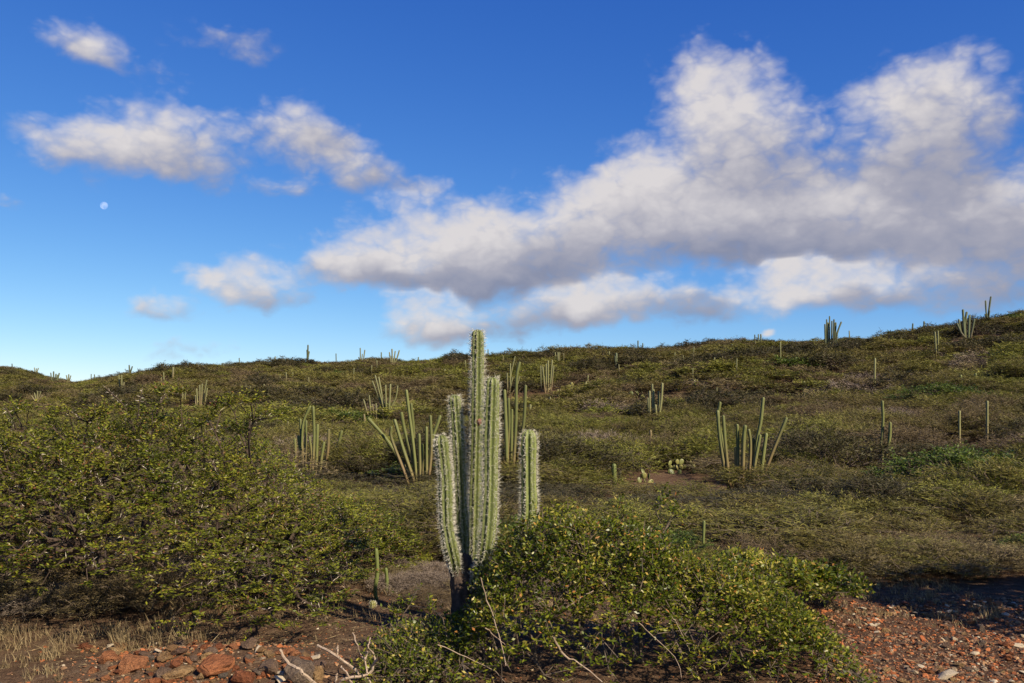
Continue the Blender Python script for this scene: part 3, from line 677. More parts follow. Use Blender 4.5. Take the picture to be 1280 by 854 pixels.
def build_cactus(stems_px, r_, mat, label, group=None, lift=.45, seed=0, name='candelabra_cactus', ymax=None):
    g = np.random.default_rng(seed)
    fx = np.mean([s_[-1][0] for s_ in stems_px]); fy = max(s_[-1][1] for s_ in stems_px)
    Y = ground_hit(fx, fy, lift)
    far = Y > 45
    if not far: r_ = r_ * .66
    else: r_ = r_ * .86
    x0 = ray(fx, fy)[0] * Y; b0 = np.array((x0, Y, tz(x0, Y)))
    root = empty(name, b0); tag(root, label, 'cactus', group); LAST[0] = root.name
    top = 0; EXC.append((x0, Y, .75 + (max(s_[-1][0] for s_ in stems_px) - min(s_[-1][0] for s_ in stems_px)) / F * Y / 2))
    for i, pp in enumerate(stems_px):
        dy = g.uniform(-.3, .3) * (0 if len(stems_px) == 1 else 1) * (1 + Y / 60)
        path = [at(*q, Y + dy) for q in reversed(pp)]
        top = max(top, path[-1][2] - b0[2])
        fz_ = tz(path[0][0], path[0][1]) - .05
        if path[0][2] > fz_ + .04: path = [np.array((path[0][0] * .7 + x0 * .3 if len(stems_px) > 1 else path[0][0], path[0][1] * .7 + Y * .3, fz_))] + path
        path = np.array(path) - b0
        if path.shape[0] > 2: path[1:-1] += g.normal(0, .012, path[1:-1].shape)
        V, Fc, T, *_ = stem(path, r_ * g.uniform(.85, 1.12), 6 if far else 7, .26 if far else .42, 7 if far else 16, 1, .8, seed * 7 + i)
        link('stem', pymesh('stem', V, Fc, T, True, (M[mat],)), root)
    return Y, top
SHORT = ['the wide-spreading candelabra cactus', 'the upright candelabra cactus by the thorn tree', 'the tall corky-footed cactus', 'the lone fanned candelabra cactus', 'the cactus of two tall and two short stems',
 'the crowded candelabra cactus', 'the slim curved-stem cactus', 'the straight parallel cactus clump', 'the little three-stem clump', 'the tight upright cactus clump', 'the bushy dark ridge cactus', 'the vase-shaped cactus', 'the forked ridge cactus',
 'the pair of tall bare stems', 'the row of stubby stems', 'the tiny skyline cactus', 'the thick skyline cactus', 'the two-pronged crest cactus', 'the fan-shaped crest cactus', 'the straw-pale leaning cactus', 'the V-shaped pale cactus', 'the open-fan pale cactus',
 'the thin brown cactus', 'the bushy saddle cactus', 'the grey twin-tipped cactus', 'the pale clump on the far hill', 'the low clump at the hill foot', 'the thick single column', 'the slim pale pair', 'the short green cactus pair', 'the dark cactus post']
def beside(x, y, reach):
    d = [math.hypot(x - a, y - b_) for a, b_, _ in MARKS]; k = int(np.argmin(d))
    return MARKS[k][2] if d[k] < reach else None
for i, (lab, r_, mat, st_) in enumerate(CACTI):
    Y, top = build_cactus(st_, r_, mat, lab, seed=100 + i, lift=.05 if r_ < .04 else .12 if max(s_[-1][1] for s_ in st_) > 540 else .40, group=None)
    MARKS.append((EXC[-1][0], EXC[-1][1], SHORT[i]))
    print('CACTUS %5.1f m  height %.2f  %s' % (Y, top, lab[:40]))
for i, (x_, ya, yb) in enumerate(SINGLES):
    Y, top = build_cactus([[(x_, ya), (x_ + rng.uniform(-.6, .6), yb)]], (.055 + .03 * rng.random()) * (.55 if yb > 640 else 1), 'cactus_far' if yb < 560 else 'cactus_near', 'lone slim cactus stem poking out of the scrub on the slope', 'lone cactus stems on the slope', lift=.15 if yb > 530 else .42, seed=300 + i, name='lone_cactus')
    lc = bpy.data.objects[LAST[0]]; bs = beside(EXC[-1][0], EXC[-1][1], 6 if Y < 50 else 14)
    if bs: lc['label'] = 'lone slim cactus stem poking out of the scrub near ' + bs; lc['group'] = 'lone stems near ' + bs
for i, (x_, ya, yb) in enumerate(SKYS):
    build_cactus([[(x_, ya), (x_ + rng.uniform(-.4, .4), yb)]], .09, 'cactus_dark', 'tiny lone cactus post standing against the sky on the ridge line', 'cactus posts along the ridge line', seed=400 + i, name='lone_cactus')

# prickly pears: pads are parts
def pad_mesh(g):
    bm = bmesh.new(); bmesh.ops.create_uvsphere(bm, u_segments=12, v_segments=8, radius=1)
    for v in bm.verts: v.co = (v.co.x * .085 * (1 + .2 * v.co.z), v.co.y * .018, v.co.z * .115 + .105)
    for f_ in bm.faces: f_.smooth = True
    me = bpy.data.meshes.new('pad'); bm.to_mesh(me); bm.free(); me.materials.append(M['pear']); return me
PAD = pad_mesh(rng)
PEARS = [(715,484,9,.9),(735,482,7,.9),(700,488,6,.8),(848,578,6,.8),(862,577,5,.7),(838,577,4,.7),(775,592,4,.7),(806,588,4,.7),(799,513,5,1.2),(842,511,3,1.0),(846,480,3,1.1),(806,468,3,1.1),(829,508,2,.9),(1194,456,4,1.0),(1185,448,3,1.0),(1213,484,3,.8),(1006,478,3,.9),(1130,576,3,.8),(1148,572,3,.9),(455,552,3,.8),(450,585,3,.7),(925,452,4,1.2),(904,455,3,1.2),(870,474,3,1.0),(1250,570,3,.8),(800,490,3,1.1)]
for (x_, y_, n_, s_) in PEARS:
    Y = ground_hit(x_, y_ + 4, .25); x0 = ray(x_, y_)[0] * Y
    root = empty('prickly_pear', (x0, Y, tz(x0, Y)), rng.uniform(0, 3)); root.scale = (s_ * (.95 if Y < 40 else 1.3),) * 3; EXC.append((x0, Y, .55))
    tag(root, 'yellowish flat-padded prickly pear half buried in the scrub', 'cactus', 'prickly pears in the scrub')
    zt = .18
    for k in range(n_ + 3):
        o = link('pad', PAD, root)
        lay = k // 3; o.location = (rng.normal(0, .13), rng.normal(0, .09), zt * lay + rng.uniform(-.02, .03) - .02)
        o.rotation_euler = (rng.normal(.0, .35), rng.normal(0, .45), rng.uniform(0, 3.1)); q = rng.uniform(.85, 1.2); o.scale = (q, q, q)

# ------------------------------------------------------------------ scrub placement
KIND_LABEL = {
 'olive': 'olive-green thorny shrub in the dense scrub covering the slope',
 'brown': 'brown half-leafless shrub among the green scrub on the slope',
 'grey': 'grey leafless shrub of bare twigs among the green scrub',
 'green': 'fresh green leafy shrub standing out of the olive scrub',
 'dark': 'dense shade-coloured shrub among the paler olive scrub'}
KIND_GROUP = {k: v for k, v in (('olive', 'olive shrubs on the slope'), ('brown', 'brown shrubs on the slope'), ('grey', 'bare grey shrubs on the slope'), ('green', 'fresh green shrubs on the slope'), ('dark', 'dark shrubs on the slope'))}
KSHORT = {'olive': 'olive-green thorny', 'brown': 'brown half-leafless', 'grey': 'grey leafless', 'green': 'fresh green', 'dark': 'dense shade-coloured'}
variants = {}
vcol = bpy.data.collections.new('scrub_sources')         # never linked to the scene: feeds the far scrub only
vlist = []
for far in (False, True):
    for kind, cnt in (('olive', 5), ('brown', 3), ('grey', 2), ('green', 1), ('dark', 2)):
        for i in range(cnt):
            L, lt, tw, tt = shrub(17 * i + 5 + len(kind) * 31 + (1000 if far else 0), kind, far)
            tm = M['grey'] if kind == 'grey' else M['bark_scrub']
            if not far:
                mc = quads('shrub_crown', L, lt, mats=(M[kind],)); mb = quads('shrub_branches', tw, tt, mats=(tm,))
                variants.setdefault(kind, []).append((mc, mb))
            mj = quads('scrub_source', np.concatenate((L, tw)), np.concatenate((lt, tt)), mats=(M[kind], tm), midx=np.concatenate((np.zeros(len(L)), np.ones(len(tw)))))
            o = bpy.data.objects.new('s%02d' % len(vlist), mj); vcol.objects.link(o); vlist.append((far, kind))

g = np.random.default_rng(99)
pts = []
y = 10.9
while y < 178:
    s = 1.60 if y < 45 else 1.9
    half = .66 * y + 4
    for x in np.arange(-half, half, s):
        pts.append((x + g.uniform(-.5, .5) * s, y + g.uniform(-.5, .5) * s))
    y += s * .92
pts = np.array(pts)
Rl = np.interp(pts[:, 0] / pts[:, 1], _ru, _rr)
keep = (pts[:, 1] < Rl * 1.12) & (vnoise(pts[:, 0] / 2.3 + 40, pts[:, 1] / 2.3) > -.36)
keep &= ~((pts[:, 0] > -3.4) & (pts[:, 0] < .7) & (pts[:, 1] < 12.3)) & ~((pts[:, 0] > 1.6) & (pts[:, 1] < 11.7))
keep &= ~((pts[:, 0] < -1.2) & (pts[:, 1] < 11.6))
for (ex, ey, ew) in EXC:                                 # keep the foot of each cactus clear
    keep &= ~((np.abs(pts[:, 0] - ex * pts[:, 1] / ey) < ew) & (pts[:, 1] > ey - (3.0 if ey < 40 else 3.0)) & (pts[:, 1] < ey + .5))
pts = pts[keep]; Rl2 = Rl[keep]
kn = vnoise(pts[:, 0] / 9 + 8, pts[:, 1] / 6 + 1) + g.normal(0, .22, len(pts))
kinds = np.where(kn < .10, 'olive', np.where(kn < .31, 'brown', np.where(kn < .40, 'grey', 'olive')))
kinds = np.where((g.random(len(pts)) < .012) & (kinds == 'olive'), 'green', kinds)
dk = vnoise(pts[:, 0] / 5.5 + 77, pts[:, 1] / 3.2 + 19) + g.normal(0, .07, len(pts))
kinds = np.where((dk > .27) & (pts[:, 1] > 15), 'dark', kinds)  # dark-coloured clumps imitate the shaded bands below the shrub canopies
kinds = np.where((pts[:, 1] > 70) & (kinds == 'grey'), 'brown', kinds)
scl = g.uniform(.75, 1.5, len(pts)) * np.where(pts[:, 1] > 45, 1.08, 1.0)
scl *= np.where(pts[:, 1] < 20, .85, 1.0)
low_ = np.ones(len(pts))                                # shrubs stay knee-high in front of the nearer cacti
for (ex, ey, ew) in EXC:
    if ey < 45: low_ = np.where((np.abs(pts[:, 0] - ex * pts[:, 1] / ey) < ew + .5) & (pts[:, 1] > ey - 7.5) & (pts[:, 1] < ey + .5), .6, low_)
zs = terr(pts[:, 0], pts[:, 1]) - .03
ux = np.abs(pts[:, 0]) / pts[:, 1]
rank = np.where(ux < .62, pts[:, 1] / scl, 1e6)
order = np.argsort(rank)
single, rest = order[:300], order[300:]
for i in single:
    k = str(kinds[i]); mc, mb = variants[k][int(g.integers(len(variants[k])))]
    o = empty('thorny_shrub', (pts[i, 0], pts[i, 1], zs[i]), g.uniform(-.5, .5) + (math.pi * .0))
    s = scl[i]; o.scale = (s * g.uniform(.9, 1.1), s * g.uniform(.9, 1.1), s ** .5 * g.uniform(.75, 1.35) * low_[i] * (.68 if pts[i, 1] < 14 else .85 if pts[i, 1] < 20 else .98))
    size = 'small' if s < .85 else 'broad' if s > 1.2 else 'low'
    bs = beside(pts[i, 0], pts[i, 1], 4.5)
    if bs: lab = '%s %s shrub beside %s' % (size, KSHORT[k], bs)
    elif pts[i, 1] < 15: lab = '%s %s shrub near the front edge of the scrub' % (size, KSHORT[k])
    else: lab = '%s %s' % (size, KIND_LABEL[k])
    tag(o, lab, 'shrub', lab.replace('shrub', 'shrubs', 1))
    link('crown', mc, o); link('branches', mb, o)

EDGE = []
for i in range(46):
    x_, y_ = (g.uniform(1.9, 8.2), g.uniform(10.5, 11.9)) if i < 30 else (g.uniform(-3.2, .6), g.uniform(11.6, 12.6))
    k = ('brown', 'olive', 'brown', 'green', 'olive', 'olive')[i % 6]; mc, mb = variants[k][i % len(variants[k])]
    o = empty('low_shrub', (x_, y_, tz(x_, y_) - .03), g.uniform(0, 6)); s = g.uniform(.28, .52); o.scale = (s * 1.2, s * 1.2, s)
    tag(o, 'knee-high %s shrub at the front edge of the scrub' % {'brown': 'brown', 'olive': 'olive-green', 'green': 'fresh green', 'grey': 'grey leafless'}[k], 'shrub', k + ' shrubs at the scrub edge')
    link('crown', mc, o); link('branches', mb, o)
for i in range(26):
    x_, y_ = g.uniform(-3.3, .2), g.uniform(9.2, 11.8)
    if math.hypot(x_ + 1.25, y_ - 8.7) < .5: continue
    k = ('brown', 'grey')[i % 2]; mc, mb = variants[k][i % len(variants[k])]
    o = empty('dry_shrub', (x_, y_, tz(x_, y_) - .02), g.uniform(0, 6)); s = g.uniform(.14, .28); o.scale = (s * 1.3, s * 1.3, s)
    tag(o, 'ankle-high dry %s tuft of twigs on the bare soil' % {'brown': 'brown', 'grey': 'grey'}[k], 'shrub', 'dry %s tufts on the bare soil' % k)
    link('crown', mc, o); link('branches', mb, o)
UNDER = [(-5.9, 9.6), (-5.2, 9.9), (-4.7, 9.6), (-4.3, 9.8), (-3.5, 9.7), (-3.9, 10.5), (-5.1, 10.6), (-2.9, 9.6), (-6.3, 10.2), (-3.1, 10.6), (-4.6, 11.0), (-3.6, 11.3), (-5.8, 11.4), (-4.4, 8.75), (-5.0, 8.6), (-3.5, 8.75), (-5.6, 8.7), (-4.0, 8.6)]
for i, (x_, y_) in enumerate(UNDER):
    k = ('brown', 'grey', 'brown')[i % 3]; mc, mb = variants[k][i % len(variants[k])]
    o = empty('dry_shrub', (x_, y_, tz(x_, y_) - .03), i * 1.3); s = (.5 if y_ > 9 else .34) + .06 * (i % 4); o.scale = (s, s, s * .95)
    tag(o, 'dry brown undergrowth shrub in the shade beneath the thorn tree', 'shrub', 'undergrowth beneath the thorn tree')
    link('crown', mc, o); link('branches', mb, o)

# the remaining scrub is one mass
sm = bpy.data.meshes.new('scrub'); nr_ = len(rest)
sm.vertices.add(nr_)
co = np.stack((pts[rest, 0], pts[rest, 1], zs[rest]), -1); sm.vertices.foreach_set('co', co.astype(np.float32).reshape(-1))
byk = {}
for j, (fr, k) in enumerate(vlist): byk.setdefault((fr, k), []).append(j)
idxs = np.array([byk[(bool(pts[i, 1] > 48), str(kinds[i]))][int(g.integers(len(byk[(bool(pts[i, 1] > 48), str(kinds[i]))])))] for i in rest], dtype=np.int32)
sv = np.stack((scl[rest] * g.uniform(.9, 1.1, nr_), scl[rest] * g.uniform(.9, 1.1, nr_), np.sqrt(scl[rest]) * low_[rest] * g.uniform(.65, 1.2, nr_) * np.where(pts[rest, 1] > .85 * Rl2[rest], .85, 1.0)), -1)
rv = np.stack((np.zeros(nr_), np.zeros(nr_), g.uniform(-.5, .5, nr_)), -1)
for nm, typ, arr, key in (('pick', 'INT', idxs, 'value'), ('scl', 'FLOAT_VECTOR', sv.astype(np.float32), 'vector'), ('rot', 'FLOAT_VECTOR', rv.astype(np.float32), 'vector')):
    a_ = sm.attributes.new(nm, typ, 'POINT'); a_.data.foreach_set(key, arr.reshape(-1))
scrub = link('scrub', sm); tag(scrub, 'dense olive and brown thorn scrub blanketing the far hillside', 'scrub', kind='stuff')
ng = bpy.data.node_groups.new('scrub_scatter', 'GeometryNodeTree')
ng.interface.new_socket('Geometry', in_out='INPUT', socket_type='NodeSocketGeometry'); ng.interface.new_socket('Geometry', in_out='OUTPUT', socket_type='NodeSocketGeometry')
gi = ng.nodes.new('NodeGroupInput'); go = ng.nodes.new('NodeGroupOutput')
ip = ng.nodes.new('GeometryNodeInstanceOnPoints'); ip.inputs['Pick Instance'].default_value = True
ci = ng.nodes.new('GeometryNodeCollectionInfo'); ci.inputs['Collection'].default_value = vcol; ci.inputs['Separate Children'].default_value = True; ci.inputs['Reset Children'].default_value = True
def nattr(nm, typ):
    n = ng.nodes.new('GeometryNodeInputNamedAttribute'); n.data_type = typ; n.inputs['Name'].default_value = nm; return n.outputs['Attribute']
ng.links.new(gi.outputs[0], ip.inputs['Points']); ng.links.new(ci.outputs[0], ip.inputs['Instance'])
ng.links.new(nattr('pick', 'INT'), ip.inputs['Instance Index']); ng.links.new(nattr('rot', 'FLOAT_VECTOR'), ip.inputs['Rotation']); ng.links.new(nattr('scl', 'FLOAT_VECTOR'), ip.inputs['Scale'])
ng.links.new(ip.outputs[0], go.inputs[0])
scrub.modifiers.new('scatter', 'NODES').node_group = ng

# ------------------------------------------------------------------ thorn tree and bushes of the foreground
def thorns(P, par, tips, g, n, L=.05, upper=True):
    j = g.choice(tips, n); a = P[par[j]]; b_ = P[j]; f = g.uniform(0, 1, n)[:, None]
    d = norm(g.normal(0, 1, (n, 3)) + np.array([0, -.2, .5]))
    ln = L * g.uniform(.5, 1.3, n)
    return np.concatenate((leaves(a * (1 - f) + b_ * f, d, g.normal(0, 1, (n, 3)), ln, np.full(n, .0055)), leaves(a * (1 - f) + b_ * f, d, np.array([[0, -1.0, .3]]) + g.normal(0, .2, (n, 3)), ln, np.full(n, .0055))))
def thorn_plant(label, cat, name, T, bases, seed, ntw, nl, L, Wd, rmax, nth, bare=(), tw_len=.17, mat='thorn_leaf', group=None):
    g = np.random.default_rng(seed)
    b0 = np.mean(np.array(bases), 0)
    root = empty(name, b0); tag(root, label, cat, group)
    T = np.asarray(T) - b0; B = np.array(bases) - b0
    P, par, rad, tips = skeleton(B, T, g, seg=.2, wob=.14, r_tip=.0032, r_max=rmax, sag=.08, r_pow=.45)
    d = tipdirs(P, par, tips)
    Lv, Bp, tw = sprays(P[tips], d, g, ntw, nl, tw_len, L, Wd, .78, .12, .5)
    cl = vnoise(Bp[:, 0] * 2.6 + seed, Bp[:, 1] * 2.6) + .8 * vnoise(Bp[:, 0] * 7, Bp[:, 2] * 9 + seed)
    lt = np.clip(.43 + .35 * cl + g.normal(0, .17, len(Lv)), 0, .84)
    red = g.random(len(Lv)) < (.05 + .10 * (vnoise(Bp[:, 0] * 3 + 9, Bp[:, 2] * 5) > .12)); lt = np.where(red, g.uniform(.86, 1, len(Lv)), lt)
    link('crown', quads('crown', Lv, lt, mats=(M[mat],)), root)
    tq = skel_tubes(P, par, rad, 3, 7, .015)
    allq = [tq, tw]
    if len(bare):                                       # long bare shoots sticking out of the crown, set with white thorns
        bq, tq2 = [], []
        for (p0, p1) in bare:
            p0 = p0 - b0; p1 = p1 - b0; n_ = 7
            ts = np.linspace(0, 1, n_ + 1)[:, None]; pl = p0 * (1 - ts) + p1 * ts + np.sin(ts * 3.14) * g.normal(0, .02, 3)
            bq.append(tubes(pl[:-1], pl[1:], np.linspace(.008, .005, n_), np.linspace(.007, .003, n_), 4))
            ll = np.linalg.norm(p1 - p0); k = int(ll / .02)
            f = g.uniform(.1, 1, k)[:, None]; pp = p0 * (1 - f) + p1 * f
            dd = norm(g.normal(0, 1, (k, 3)) * np.array([1, .6, 1]) + norm(p1 - p0) * .4)
            tq2.append(leaves(pp, dd, np.array([[0, -1.0, 0]]) + g.normal(0, .3, (k, 3)), L=.045 * g.uniform(.6, 1.3, k), Wd=np.full(k, .0055)))
        allq += bq; th2 = np.concatenate(tq2)
    link('trunk', quads('trunk', np.concatenate(allq), mats=(M['bark_dark'],)), root)
    if nth:
        q = thorns(P, par, tips, g, nth)
        if len(bare): q = np.concatenate((q, th2))
        o = link('thorns', quads('thorns', q, mats=(M['thorn'],)), root); o['kind'] = 'stuff'
    return root

# big thorn tree, leaves in flat tiers
g = np.random.default_rng(5)
TX = np.array([-7.2, -6.2, -5.3, -4.6, -4.0, -3.2, -2.7, -2.35, -2.05, -1.75, -1.5]); TH = np.array([1.30, 1.55, 1.66, 1.64, 1.70, 1.64, 1.36, 1.02, .86, .74, .55])
n = 3500
x = g.uniform(-7.1, -1.5, n); yy = 9.5 + 2.5 * (g.beta(1.15, 1.7, n) * 2 - 1)
top = np.interp(x, TX, TH) * np.sqrt(np.clip(1.03 - ((yy - 9.5) / 2.6) ** 2, .05, 1)) ** .75
top = top * (1 + .26 * vnoise(x * 1.6 + 4, yy * 1.6) + .12 * vnoise(x * 4.5 + 4, yy * 4.5))
tier = np.minimum(g.geometric(.48, n) - 1, 5)
z = top - tier * .20 + g.normal(0, .035, n)
lo = np.where(x < -2.9, .46, .18)
ok = z > lo
T = np.stack((x, yy, z), -1)[ok]
T[:, 2] += np.array([tz(a, b_) for a, b_ in T[:, :2]]) * .5
fans = []
for (xa, ya, xb, yb_, Y_, k_) in ((236,545,322,502,8.8,26),(175,530,226,492,8.9,20),(285,555,350,519,9.1,22),(0,545,34,512,8.5,16),(60,540,90,516,8.7,14),(100,535,140,512,8.7,14)):
    for t_ in np.linspace(.15, 1, k_): fans.append(at(xa + (xb - xa) * t_ + g.normal(0, 2), ya + (yb_ - ya) * min(1, t_ * 1.7) + g.normal(0, 2.2), Y_ + g.normal(0, .12)))
T = np.vstack((T, np.array(fans)))
tb = [(-4.15, 9.1), (-4.0, 9.35), (-3.6, 9.2), (-4.6, 9.5), (-5.6, 9.4), (-2.9, 9.5)]
bases = [(a, b_, tz(a, b_) - .04) for a, b_ in tb]
bare = []
for (x0, y0, x1, y1, Y) in ((158,512,131,484,8.6),(172,524,178,485,8.8),(20,535,6,508,8.4),(128,606,122,594,7.9),(215,612,226,596,7.9)):
    bare.append((at(x0, y0, Y), at(x1, y1, Y - .1)))
thorn_plant('large spreading thorn tree with flat tiers of tiny leaves and white thorns', 'tree', 'thorn_tree', T, bases, 11, 3, 14, .037, .0150, .075, 3600, bare)
# flat leafy arm that reaches right over the crown
def blob_targets(g, c, rx, ry, rz, n, flat=1.0):
    v = g.normal(0, 1, (n, 3)); v /= np.linalg.norm(v, axis=1)[:, None]; v *= g.uniform(.35, 1, n)[:, None] ** .6
    return np.array(c) + v * np.array((rx, ry, rz))
# lower thorn bush that leans against the tree
g = np.random.default_rng(15); n = 800
th = g.uniform(0, 6.283, n); rho = np.sqrt(g.uniform(0, 1, n)); x = -2.35 + 1.25 * rho * np.cos(th); yy = 11.1 + 1.0 * rho * np.sin(th)
z = np.maximum(.12, .78 * np.sqrt(1.03 - rho ** 2) * (1 + .3 * vnoise(x * 2, yy * 2)) - (np.minimum(g.geometric(.55, n) - 1, 3)) * .17)
thorn_plant('low rounded thorn bush tucked against the thorn tree', 'bush', 'thorn_bush', np.stack((x, yy, z), -1), [(-2.4, 11.1, tz(-2.4, 11.1) - .04), (-2.1, 11.0, tz(-2.1, 11.0) - .04), (-2.6, 11.2, tz(-2.6, 11.2) - .04)], 23, 3, 11, .036, .017, .04, 900)
# thorn trees to the right of the view: they shade the far edge of the gravel
for k, (cx, cy, rx, ry, hh) in enumerate(((7.5, 7.15, 2.2, 1.15, 2.6), (10.6, 7.4, 2.2, 1.3, 2.6))):
    g = np.random.default_rng(35 + k); n = 1000
    th = g.uniform(0, 6.283, n); rho = np.sqrt(g.uniform(0, 1, n)); x = cx + rx * rho * np.cos(th); yy = cy + ry * rho * np.sin(th)
    z = hh * np.sqrt(np.sqrt(1.02 - rho ** 2)) * (1 + .15 * vnoise(x * 2, yy * 2)) - (np.minimum(g.geometric(.4, n) - 1, 5)) * .2
    z = np.maximum(z, .15)
    thorn_plant('dense flat-topped thorn tree beside the gravel', 'tree', 'thorn_tree', np.stack((x, yy, z), -1), [(cx, cy, tz(cx, cy) - .04), (cx + .3, cy + .1, tz(cx + .3, cy + .1) - .04), (cx - .3, cy, tz(cx - .3, cy) - .04)], 41 + k, 2, 10, .08, .05, .06, 0, group='thorn trees beside the gravel')

# leafy bush in front of the spiny cactus
def leafy(label, name, T, bases, seed, ntw, nl, L, Wd, rmax, low=.25, dead=(), cat='bush', mat='bush_leaf', thin=.3, tw_len=.13):
    g = np.random.default_rng(seed); b0 = np.mean(np.array(bases), 0)
    root = empty(name, b0); tag(root, label, cat)
    T = np.asarray(T) - b0; B = np.array(bases) - b0
    P, par, rad, tips = skeleton(B, T, g, seg=.15, wob=.16, r_tip=.0024, r_max=rmax, sag=.05)
    d = tipdirs(P, par, tips)
    Lv, Bp, tw = sprays(P[tips], d, g, ntw, nl, tw_len, L, Wd, .25, .35, .9, .9)
    keep = g.random(len(Lv)) < np.clip((Bp[:, 2] - .02) / low, thin, 1)
    Lv, Bp = Lv[keep], Bp[keep]
    cl = vnoise(Bp[:, 0] * 4 + seed, Bp[:, 2] * 4) + .7 * vnoise(Bp[:, 0] * 11, Bp[:, 1] * 11)
    lt = np.clip(.5 + .4 * cl + g.normal(0, .22, len(Lv)), 0, .88)
    up_frac = np.clip(Bp[:, 2] / 1.0, 0, 1)  # height in the bush: yellow leaves get commoner towards the top
    yel = g.random(len(Lv)) < .045 + .055 * up_frac; lt = np.where(yel, g.uniform(.88, 1, len(Lv)), lt)
    link('crown', quads('crown', Lv, lt, mats=(M[mat],)), root)
    link('branches', quads('branches', np.concatenate((skel_tubes(P, par, rad, 3, 6, .008), tw)), mats=(M['bark_scrub'],)), root)
    for dp in dead:
        n_ = 12; pl = resample(np.array(dp[0]) - b0, n_)
        pl += g.normal(0, .003, pl.shape)
        q = tubes(pl[:-1], pl[1:], np.linspace(dp[1], dp[1] * .6, n_ - 1), np.linspace(dp[1] * .97, dp[1] * .55, n_ - 1), 5)
        o = link('dead_twig', quads('dead_twig', q, mats=(M['dead_wood'],)), root)
    return root
g = np.random.default_rng(61)
PX = np.array([470, 500, 530, 560, 590, 612, 645, 680, 720, 765, 800, 830, 860, 890, 925, 960, 1000, 1030, 1060]); PY = np.array([822, 798, 785, 782, 772, 712, 672, 655, 648, 652, 664, 680, 698, 702, 710, 730, 768, 808, 825])
n = 2700; Yb = 6.95
px_ = g.uniform(472, 1032, n); q = g.beta(1.4, 1.6, n) * 2 - 1
yy = Yb + .95 * q
xx = (px_ - 640) / F * Yb
htop = EYE - (np.interp(px_, PX, PY) - HORIZON) / F * Yb
htop = np.maximum(htop, .12) * np.sqrt(np.clip(1.02 - q * q, .03, 1)) * (1 + .22 * vnoise(xx * 3.3, yy * 3.3))
z = np.maximum(.05, htop * (1 - .75 * g.beta(.8, 2.6, n)))
T = np.stack((xx, yy, z), -1)
# keep the spiny stems visible: nothing tall in front of them
T = T[~((T[:, 1] < 7.6) & (T[:, 0] < -.02) & (T[:, 2] > .78 + .9 * np.clip(T[:, 0] + .30, -.4, .3)))]
sprig = np.array([at(835, 632, 7.4), at(828, 622, 7.5), at(842, 640, 7.3), at(850, 648, 7.35), at(820, 640, 7.4), at(775, 636, 7.2), at(783, 645, 7.2), at(838, 655, 7.4), at(480, 800, 6.6), at(505, 765, 6.9), at(497, 775, 6.9), at(512, 757, 6.9), at(540, 760, 6.8)])
T = np.vstack((T, sprig, sprig + g.normal(0, .03, sprig.shape)))
bb = [(.75, 6.9), (.55, 7.0), (1.0, 6.95), (1.5, 6.9), (.2, 6.9), (-.15, 6.75), (1.9, 6.95)]
bases = [(a, b_, tz(a, b_) - .03) for a, b_ in bb]
dead = []
for pts_, Y_, r_ in (([(601,723),(608,748),(617,771),(624,796),(633,832)], 6.05, .0045), ([(606,784),(622,798),(640,815)], 6.0, .003), ([(547,806),(580,820),(615,837),(631,853)], 6.0, .003),
   ([(690,795),(705,818),(725,830),(752,853)], 5.95, .007), ([(798,778),(815,793),(845,825),(852,848)], 5.95, .003), ([(708,760),(725,748),(742,738)], 6.2, .005), ([(840,771),(850,788),(862,815)], 5.98, .003)):
    dead.append(([at(*q_, Y_ + .1 * math.sin(i_)) for i_, q_ in enumerate(pts_)], r_))
leafy('wide glossy green bush with yellow-green leaves around the foot of the big spiny cactus', 'leafy_bush', T, bases, 63, 3, 9, .035, .0165, .016, .42, dead)
# low trailing bush right of it
g = np.random.default_rng(71); n = 260
x = g.uniform(2.2, 3.4, n); yy = 9.0 + g.normal(0, .3, n) - (x - 2.9) * .1
z = np.maximum(.05, (.46 - .16 * (x - 2.3)) * g.uniform(.2, 1, n) ** .5)
leafy('low trailing green bush at the edge of the red gravel', 'leafy_bush', np.stack((x, yy, z), -1), [(2.6, 9.0, tz(2.6, 9.0) - .03), (3.1, 9.0, tz(3.1, 9) - .03), (2.3, 9.0, tz(2.3, 9) - .03)], 73, 3, 9, .05, .024, .012, .2, thin=.6)

# melon cactus on the bare ground
Y = ground_hit(466, 760, 0); x0 = ray(466, 758)[0] * Y
V, Fc, T_, C, rr, ph = stem([np.array((0, 0, -.01)), np.array((0, 0, .02)), np.array((0, 0, .035))], .034, 10, .2, 8, 2, .7, 9)
root = empty('barrel_cactus', (x0, Y, tz(x0, Y))); tag(root, 'tiny round yellowish barrel cactus on the bare ground below the short green pair', 'cactus')
link('body', pymesh('body', V, Fc, T_, True, (M['pear'],)), root)
o = link('spines', quads('spines', spines(C, rr, 10, ph, np.random.default_rng(4), .014, .018, 5, .002), mats=(M['spine'],)), root); o['kind'] = 'stuff'

# ------------------------------------------------------------------ stones
CLS = [('stone_red', 'rust-red'), ('stone_ochre', 'ochre'), ('stone_brown', 'brown')]
def rock_mesh(seed, n=16, mat='stone', flat=.7):
    g = np.random.default_rng(seed); bm = bmesh.new()
    for _ in range(n):
        v = g.normal(0, 1, 3); v /= np.linalg.norm(v); v = np.sign(v) * np.abs(v) ** .75
        bm.verts.new(tuple(v * np.array((1, .8, flat)) * g.uniform(.82, 1.05)))
    bmesh.ops.convex_hull(bm, input=bm.verts)
    for v in list(bm.verts):
        if not v.link_faces: bm.verts.remove(v)
    me = bpy.data.meshes.new('stone'); bm.to_mesh(me); bm.free(); me.materials.append(M[mat]); return me
ROCKS = [rock_mesh(200 + i, 14 + i % 5, CLS[(0, 0, 1, 2)[i % 4]][0]) for i in range(12)]
RCOL = [CLS[(0, 0, 1, 2)[i % 4]][1] for i in range(12)]
